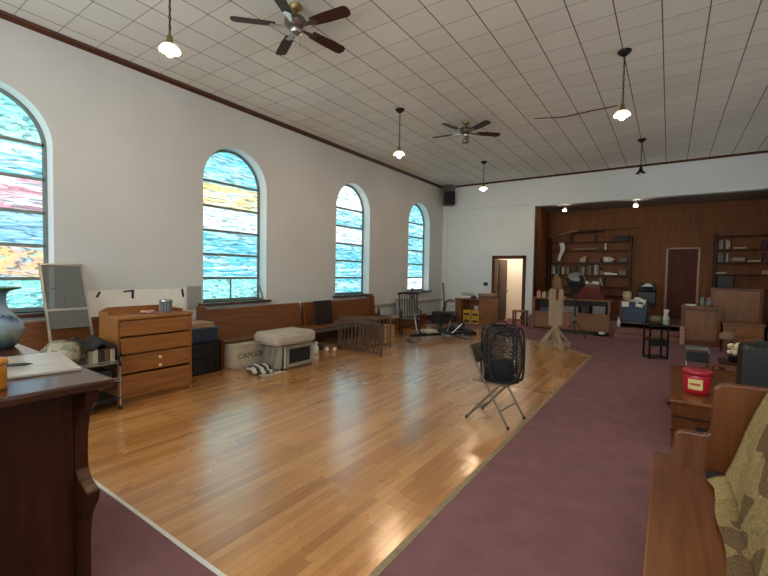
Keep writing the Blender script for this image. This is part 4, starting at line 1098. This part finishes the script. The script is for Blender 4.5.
# blue tote and neighbours
t = thing('storage_tote', 'blue plastic tote on the chancel platform, papers heaped on top', 'bin', (-.74, 12.98, PT))
MB().prism([(-.27, 0), (.27, 0), (.31, .48), (-.31, .48)], 'y', -.20, .20).build('body', M['blue'], t, bevel=.015)
MB().box(-.325, .325, -.215, .215, .47, .53, bev=.01).build('lid', M['bluedark'], t)
MB().box(-.20, .20, -.215, -.19, .26, .30, bev=.004).build('moulded_band', M['bluedark'], t)
p = MB()
for k in range(6):
    p.box(-.13, .13, -.10, .10, .012*k, .012*k+.008, rot=(.02*k, .04*(k % 3-1), .4*k))
for k, (x, z) in enumerate(((-.18, -.06), (.14, -.05), (.2, .02))): p.box(x-.08, x+.08, -.235, -.228, z-.07, z+.07, rot=(0, .1*k, 0))
p.ball((.1, -.02, .07), .11, .08, .04, lump=.25, seed=2)
solo(p, 'papers', M['paper'], 'loose white papers heaped over the blue tote lid', 'papers', (-.76, 12.98, .905))
t = thing('office_chair', 'black office chair stacked with things behind the blue tote', 'chair', (-.50, 13.78, PT))
MB().box(-.22, .22, -.22, .22, .40, .47, bev=.03).build('seat', M['black'], t)
MB().box(-.21, .21, .18, .24, .55, 1.05, bev=.03).build('backrest', M['black'], t)
MB().cyl((0, 0, .06), (0, 0, .40), .03).cyl((0, .2, .44), (0, .22, .6), .02).build('column', M['black'], t)
for k in range(5):
    a = rad(72*k); MB().cyl((0, 0, .09), (.26*math.cos(a), .26*math.sin(a), .05), .02, n=8).ball((.27*math.cos(a), .27*math.sin(a), .03), .03).build('foot', M['black'], t)
solo(MB().box(-.22, .22, -.18, .16, 0, .34, bev=.02), 'printer', M['black'], 'black boxy device on the office chair behind the blue tote', 'device', (-.50, 13.72, PT+.471))
t = thing('cap_pile', 'white-topped black hat pile on the black boxy device', 'hat', (-.50, 13.70, PT+.812))
MB().lathe([(0, 0), (.22, 0), (.23, .03), (.14, .05), (.12, .13), (0, .14)], n=22).build('brim_hat', M['blackcloth'], t)
MB().box(-.12, .14, -.12, .05, .141, .165, bev=.006).ball((.02, 0, .19), .09, .07, .04).build('white_top', M['white'], t)
solo(MB().lathe([(0, 0), (.09, 0), (.11, .12), (.10, .24), (.08, .26), (0, .26)], n=20), 'crock', M['cream'], 'cream crock on the platform behind the tote, left of the office chair', 'pot', (-.95, 13.35, PT+.55))
solo(MB().box(-.16, .16, -.16, .16, 0, .55, bev=.01), 'pedestal_box', M['midz'], 'brown wooden pedestal box carrying the cream crock', 'box', (-.95, 13.35, PT))
t = thing('mug', 'white mug beside the cream crock', 'mug', (-.80, 13.25, PT+.535))
solo(MB().box(-.09, .09, -.09, .09, 0, .534, bev=.006), 'pedestal_box', M['brownbook'], 'narrow brown box under the white mug behind the tote', 'box', (-.695, 13.29, PT))
t.location = (-.695, 13.27, PT+.535)
MB().lathe([(0, 0), (.055, 0), (.058, .12), (.052, .12), (.05, .01), (0, .01)], n=18).build('body', M['white'], t)
MB().tube([(.055, 0, .03), (.09, 0, .04), (.09, 0, .09), (.055, 0, .10)], .008, 6).build('handle', M['white'], t)
solo(MB().ball((0, 0, .10), .23, .15, .12, lump=.12, seed=12, n=26), 'floral_bundle', M['floral'], 'green patterned fabric bundle on the platform edge beside the blue tote', 'bundle', (-.20, 13.02, PT))
t = thing('spray_bottle', 'white and pale green spray bottle beside the green fabric bundle', 'bottle', (-.02, 12.80, PT))
MB().lathe([(0, 0), (.07, 0), (.075, .03), (.07, .20), (.03, .28), (.025, .32)], n=20).build('body', M['white'], t)
MB().lathe([(.076, .01), (.078, .03), (.077, .13), (.07, .135)], n=20).build('liquid_band', M['green'], t)
MB().box(-.06, .05, -.025, .025, .32, .40, bev=.01).cyl((0, 0, .25), (0, 0, .33), .035).box(-.05, -.03, -.012, .012, .25, .33).build('trigger', M['white'], t)
# black metal rack in front of the steps
t = thing('metal_rack', 'low black metal rack on the carpet in front of the chancel steps', 'rack', (-.17, 9.62, .002), rad(26))
for x in (-.16, .16):
    for y in (-.12, .12): MB().box(x-.014, x+.014, y-.014, y+.014, 0, .66).build('leg', M['blackmetal'], t)
for z in (.03, .36, .64):
    for y in (-.12, .12): MB().box(-.16, .16, y-.012, y+.012, z-.012, z+.012).build('rail', M['blackmetal'], t)
    for x in (-.16, .16): MB().box(x-.012, x+.012, -.12, .12, z-.012, z+.012).build('rail', M['blackmetal'], t)
MB().box(-.18, .18, -.12, -.105, .25, .36).build('sling', M['blackcloth'], t)
solo(MB().box(-.04, .05, -.04, .04, 0, .34, bev=.008).ball((0, 0, .38), .05, .05, .05, lump=.2), 'newel_stub', M['pink'], 'pinkish short post at the right end of the chancel steps', 'post', (.30, 12.0, .002))

# pulpit and panelled furniture on the right
t = thing('pulpit', 'square brown wooden pulpit with framed panel in front of the closed door', 'pulpit', (.64, 12.36, .002))
MB().box(-.34, .34, -.25, .25, .02, .88, bev=.004).build('body', M['midz'], t)
for a in ((-.37, -.30, -.29, -.24, 0, .90), (.30, .37, -.29, -.24, 0, .90), (-.30, .30, -.28, -.245, .0, .12), (-.30, .30, -.28, -.245, .80, .90)): MB().box(*a, bev=.006).build('frame_rail', M['pewx'], t)
MB().box(-.37, .38, -.30, .28, .88, .92, bev=.008).build('top', M['midwood'], t)
t = thing('binoculars', 'grey binoculars standing on the pulpit top', 'binoculars', (.72, 12.20, .924))
for x in (-.06, .06):
    MB().lathe([(0, 0), (.055, 0), (.055, .10), (.035, .14), (.032, .19), (.038, .21), (0, .21)], (x, 0, 0), 16).build('barrel', M['grey'], t)
MB().box(-.04, .04, -.02, .02, .06, .13, bev=.01).build('bridge', M['black'], t)
solo(MB().box(-.10, .10, -.07, .07, 0, .03, bev=.006), 'paper_pad', M['paper'], 'white paper pad at the left on the pulpit top', 'pad', (.44, 12.22, .923), .2)
t = thing('wood_screen', 'tall brown wooden panel furniture behind the drawers, right of the pulpit', 'screen', (1.34, 12.72, .002))
MB().box(-.46, .44, -.03, .03, .05, 1.33, bev=.004).build('panel', M['midz'], t)
for a in ((-.50, -.44, -.05, .05, 0, 1.36), (.40, .46, -.05, .05, 0, 1.36), (-.44, .40, -.045, .045, 1.29, 1.35), (-.44, .40, -.045, .045, 0, .08)): MB().box(*a, bev=.006).build('frame_rail', M['pewx'], t)
t = thing('drawer_chest', 'low brown drawer chest in front of the tall wooden panel', 'chest', (1.47, 12.28, .002))
MB().box(-.42, .28, -.22, .22, 0, .54, bev=.006).build('carcass', M['midz'], t)
MB().box(-.44, .30, -.25, .24, .54, .58, bev=.008).build('top', M['midwood'], t)
for x0, x1 in ((-.39, -.24), (-.20, .26)):
    for z in (.05, .29):
        dw = MB().box(x0, x1, -.245, -.22, z, z+.21, bev=.005).build('drawer', M['oak'], t)
        MB().ball(((x0+x1)/2, -.26, z+.11), .015).build('knob', M['brass'], dw)
solo(MB().box(-.05, .05, -.12, .12, 0, 1.34, bev=.02), 'black_post', M['black'], 'tall narrow black cabinet at the right edge by the drawer chest', 'cabinet', (1.86, 12.25, .002))
t = thing('curved_chair', 'round-backed brown chair in front of the drawer chest', 'chair', (1.08, 11.5, .002))
MB().lathe([(.0, .25), (.13, .25), (.14, .28), (0, .29)], n=20).build('seat', M['floral'], t)
bk2 = MB().grid(lambda u, v: (.13*math.cos(PI*(.95+1.1*u)), .13*math.sin(PI*(.95+1.1*u)), .28+.17*v*math.sin(PI*(.12+.76*u))), 14, 5)
bk2.build('backrest', M['tan'], t, solid=.02)
for k in range(4):
    a = rad(45+90*k); MB().cyl((.10*math.cos(a), .10*math.sin(a), .25), (.13*math.cos(a), .13*math.sin(a), 0), .013).build('leg', M['darkwood'], t)

# step stool, side table, flowers, black bag
t = thing('step_stool', 'low grey metal step stool on the carpet beyond the brown bench', 'stool', (.42, 8.35, .002))
for x in (-.14, .14):
    MB().tube([(x, -.14, 0), (x, -.10, .44), (x, .10, .44), (x, .16, 0)], .014, 8).build('leg', M['alu'], t)
MB().box(-.15, .15, -.14, .12, .43, .46, bev=.01).build('step', M['grey'], t)
MB().box(-.15, .15, -.15, -.12, .24, .40, bev=.006).build('back_plate', M['black'], t)
t = thing('side_table', 'small dark side table holding the potted flowers behind the red tub', 'table', (.80, 6.87, .002))
MB().box(-.22, .22, -.20, .20, .50, .53, bev=.008).build('table_top', M['darkwood'], t)
for x in (-.19, .19):
    for y in (-.17, .17): MB().box(x-.018, x+.018, y-.018, y+.018, 0, .5).build('leg', M['darkwood'], t)
MB().box(-.19, .19, -.17, .17, .22, .24).build('lower_shelf', M['darkwood'], t)
t = thing('flower_pot', 'dark pot of cream flowers on the small side table', 'flowers', (.71, 6.80, .532))
MB().lathe([(0, 0), (.045, 0), (.06, .07), (.065, .075), (.05, .08), (0, .07)], n=18).build('pot', M['black'], t)
fl = MB(); rnd = random.Random(5)
for k in range(26):
    a, r_ = rnd.uniform(0, 6.28), rnd.uniform(0, .085)
    fl.ball((r_*math.cos(a), r_*math.sin(a), .12+rnd.uniform(0, .11)), .028, .028, .022, 10, .2, k)
fl.build('blossoms', M['flower'], t)
st_ = MB()
for k in range(8):
    a = k*.78; st_.cyl((0, 0, .06), (.05*math.cos(a), .05*math.sin(a), .13), .005, n=6)
st_.build('stems', M['floral'], t)

t = thing('bench_pew', 'brown pew end-on beyond the foreground pew, with the red tub on it', 'pew', (.42, 5.6, .002))
MB().box(-.37, .62, -.93, 1.0, .41, .45, bev=.012).build('seat', M['pewr'], t)
MB().prism([(-.35, 0), (.62, 0), (.62, .41), (-.35, .41)], 'y', -.93, -.90).build('end_panel', M['pewx'], t)
for z in (.30, .17): MB().box(-.36, -.10 if z < .2 else .60, -.945, -.93, z-.008, z+.008).build('end_moulding', M['darkwood'], t)
MB().box(-.35, -.32, -.90, .98, 0, .41).build('front_panel', M['pewr'], t)
MB().box(-.17, -.06, -.938, -.93, .14, .235, bev=.004).build('cubby', M['black'], t)
MB().box(.58, .62, -.93, 1.0, .45, .62, bev=.01).build('backrest', M['pewr'], t)
MB().ball((-.375, -.6, .33), .025, .04, .025).build('bracket', M['darkwood'], t)
t = thing('red_tub', 'round red plastic tub with cream label standing on the brown pew', 'tub', (.265, 5.10, .453))
MB().lathe([(0, 0), (.095, 0), (.105, .02), (.115, .19), (.112, .195), (0, .19)], n=32).build('body', M['red'], t)
MB().lathe([(.12, .185), (.125, .19), (.125, .225), (.115, .235), (0, .235)], n=32).build('lid', mat('dark_red_lid', '9d1428', .3), t)
lb = MB().grid(lambda u, v: (.1135*math.cos(rad(-130+62*u)), .1135*math.sin(rad(-130+62*u)), .05+.10*v), 10, 2).build('label', M['label'], t)
MB().grid(lambda u, v: (.1145*math.cos(rad(-122+44*u)), .1145*math.sin(rad(-122+44*u)), .09+.022*v), 8, 1).build('printed_band', mat('orange_print', 'b8542c', .5), lb)
solo(MB().box(-.17, .20, -.14, .14, 0, .50, bev=.05).tube([(-.06, -.15, .48), (-.06, -.17, .54), (.08, -.17, .54), (.08, -.15, .48)], .012, 6), 'black_bag', mat('black_leather', '121213', .35, 0, .2, 12, .2), 'black leather bag standing on the brown pew at the right edge', 'bag', (.78, 5.45, .453))
solo(MB().cyl((-.10, 0, .0), (-.10, 0, .16), .03, n=12).box(-.13, .10, -.03, .03, .16, .18), 'wooden_holder', M['pewx'], 'small brown wooden holder on the pew between red tub and black bag', 'holder', (.52, 5.85, .453))

# foreground pew
t = thing('front_pew', 'varnished brown pew in the right foreground with patchwork cloth over it', 'pew', (0, 2.05, .002))
MB().box(-.045, .42, -1.25, 1.16, .41, .452, bev=.012).build('seat', M['pewr'], t)
MB().prism([(.34, .42), (.40, .42), (.56, .98), (.54, 1.0), (.51, .99)], 'y', -1.22, 1.0).build('backrest', M['pewr'], t, bevel=.006)
def endp(y):
    arc1 = [(.20+.035*math.sin(rad(a)), .70-.035*math.cos(rad(a))) for a in (0, 30, 60, 90)]
    pr2 = [(.03, 0), (.66, 0), (.70, .985), (.30, .985), (.262, .975), (.24, .95)] + arc1[::-1] + [(.10, .665), (.075, .655), (.062, .63), (.055, .545), (.03, .50)]
    return MB().prism(pr2, 'y', y-.03, y+.03)
endp(1.03).build('end_panel', M['pewx'], t, bevel=.008)
endp(-1.22).build('end_panel', M['pewx'], t, bevel=.008)
MB().box(-.02, .02, -1.19, 1.0, .30, .41).build('apron', M['pewr'], t)
qm = MB()
def qf(u, v):
    # v: 0 front hem on the seat .. 1 over the top of the back; u runs along the pew
    y = 2.98-2.1*u
    hem = .215+.02*math.sin(7*u)+.012*math.sin(19*u)
    wr_ = .008*math.sin(23*u+4*v)+.006*math.sin(11*v+9*u)
    if v < .3:
        k = v/.3; p = Vector((hem+(.345-hem)*k, y-.10*(1-k)*max(0, 1-8*u), .466+.012*math.sin(PI*k)+wr_*.7))
    elif v < .9:
        k = (v-.3)/.6; p = Vector((.338+.165*k-.02, y, .47+.545*k)) + Vector((-wr_-.012, 0, 0))
    else:
        k = (v-.9)/.1; p = Vector((.483+.10*k, y, 1.015-.02*k))
    return p
qo = solo(qm.grid(qf, 60, 40), 'patchwork_quilt', M['quilt'], 'olive patchwork cloth draped over back and seat of the foreground pew', 'quilt', (0, 0, .004), solid=.012)
solo(MB().ball((0, 0, .018), .055, .05, .02, lump=.15, seed=3), 'dark_wrap', M['blackcloth'], 'small dark cloth roll on the foreground pew seat at the quilt end', 'cloth', (.268, 2.955, .455))

# ------------------------------------------------------------------ folding chair and hamper
t = thing('folding_chair', 'taupe metal folding chair alone at the edge of the oak floor', 'chair', (-1.525, 4.385, .0), rad(-6))
TM = mat('taupe_enamel', '6e5f50', .35, .4)
for y in (-.21, .21):
    MB().tube([(.245, y, .012), (.0, y, .405), (-.12, y, .60), (-.215, y*.97, .77)], .0125, 8).build('front_leg', TM, t)
    MB().tube([(-.245, y*.9, .012), (-.02, y*.9, .27), (.12, y*.9, .415)], .0125, 8).build('rear_leg', TM, t)
for x, y in ((.245, .21), (.245, -.21), (-.245, .19), (-.245, -.19)): MB().cyl((x, y, 0), (x, y, .03), .016).build('foot_cap', M['black'], t)
MB().cyl((.15, -.21, .165), (.15, .21, .165), .008).cyl((-.16, -.19, .11), (-.16, .19, .11), .008).build('crossbar', TM, t)
MB().prism([(-.19, -.19), (.16, -.21), (.21, -.17), (.225, 0), (.21, .17), (.16, .21), (-.19, .19)], 'z', .425, .447).build('seat', TM, t, bevel=.008)
bp_ = MB().grid(lambda u, v: (-.135-.075*v-.03*math.sin(PI*u), -.205+.41*u, .625+.165*v), 12, 6).build('backrest', TM, t, solid=.014)
MB().tube([(-.212, -.205, .765), (-.228, -.18, .80), (-.25, 0, .805), (-.228, .18, .80), (-.212, .205, .765)], .0125, 8).build('top_rail', TM, t)

t = thing('laundry_hamper', 'black mesh pop-up laundry hamper sitting on the folding chair', 'hamper', (-1.465, 4.38, .449), rad(30))
def sq(r, z, n=32, p=4.0):
    o = []
    for i in range(n):
        a = 2*PI*i/n; c_, s_ = math.cos(a), math.sin(a)
        k = (abs(c_)**p+abs(s_)**p)**(-1/p)
        o.append((r*k*c_, r*k*s_, z))
    return o
lev = [(.165, .005), (.185, .06), (.195, .2), (.198, .36), (.19, .47), (.165, .54), (.12, .585)]
b_ = MB(); vs = []; fs = []
n = 32
for r_, z in lev: vs += sq(r_, z)
for j in range(len(lev)-1):
    for i in range(n): fs.append((j*n+i, j*n+(i+1) % n, (j+1)*n+(i+1) % n, (j+1)*n+i))
b_.add(vs, fs, True); b_.build('net_walls', M['net'], t)
MB().add(sq(.165, .006), [list(range(n))]).build('base_cloth', M['blackcloth'], t, solid=.006)
MB().tube(sq(.135, .58), .010, 6, True).build('top_hoop', M['blackcloth'], t)
MB().tube(sq(.167, .008), .010, 6, True).build('bottom_hoop', M['blackcloth'], t)
for k in range(4):   # sprung side loops
    a = rad(45+90*k); a2 = rad(45+90*(k+1))
    R_ = .205
    lp = []
    for i in range(28):
        q = 2*PI*i/28
        e = (abs(math.cos(q))**2.6+abs(math.sin(q))**2.6)**(-1/2.6)
        s_ = .165*e*math.cos(q); z = .285+.28*e*math.sin(q)
        lp.append(Matrix.Rotation(rad(90*k), 4, 'Z') @ Vector((.195, s_*1.03, z)))
    MB().tube(lp, .012, 6, True).build('side_loop', M['blackcloth'], t)
MB().tube([(-.08, -.135, .58), (-.05, -.13, .51), (.05, -.13, .49), (.09, -.135, .58)], .010, 6).build('handle', M['blackcloth'], t)
MB().tube([(-.08, .135, .58), (-.05, .14, .615), (.05, .14, .615), (.09, .135, .58)], .010, 6).build('handle', M['blackcloth'], t)
solo(MB().ball((0, 0, .10), .15, .15, .115, lump=.12, seed=11, n=26), 'dark_laundry', M['blackcloth'], 'dark clothes heaped in the bottom of the mesh hamper', 'clothes', (-1.465, 4.38, .462))

# ------------------------------------------------------------------ light, world, camera
w = bpy.data.worlds.new('sky'); SC.world = w; w.use_nodes = True
bgn = w.node_tree.nodes['Background']
sk = w.node_tree.nodes.new('ShaderNodeTexSky'); sk.sky_type = 'HOSEK_WILKIE'; sk.turbidity = 4; sk.sun_direction = (.3, .2, .8)
w.node_tree.links.new(sk.outputs[0], bgn.inputs[0]); bgn.inputs[1].default_value = .6

cam = bpy.data.cameras.new('camera'); co = bpy.data.objects.new('camera', cam); COL.objects.link(co)
yaw, pit, rol = rad(34.806), rad(2.265), rad(.998)
F = Vector((-math.sin(yaw)*math.cos(pit), math.cos(yaw)*math.cos(pit), -math.sin(pit)))
R0 = Vector((math.cos(yaw), math.sin(yaw), 0)); U0 = R0.cross(F)
R_ = R0*math.cos(rol)+U0*math.sin(rol); U_ = -R0*math.sin(rol)+U0*math.cos(rol)
mw = Matrix((R_, U_, -F)).transposed().to_4x4(); mw.translation = (0, 0, 1.6)
co.matrix_world = mw
cam.sensor_width = 36; cam.lens = 409.44/768*36; cam.clip_start = .05
SC.camera = co
SC.view_settings.view_transform = 'Standard'; SC.view_settings.look = 'None'
SC.view_settings.gamma = 1; SC.view_settings.use_curve_mapping = False
SC.view_settings.exposure = 0.95
SC.cycles.use_denoising = True
SC.cycles.sample_clamp_indirect = 8
SC.cycles.max_bounces = 10; SC.cycles.diffuse_bounces = 6; SC.cycles.transparent_max_bounces = 16
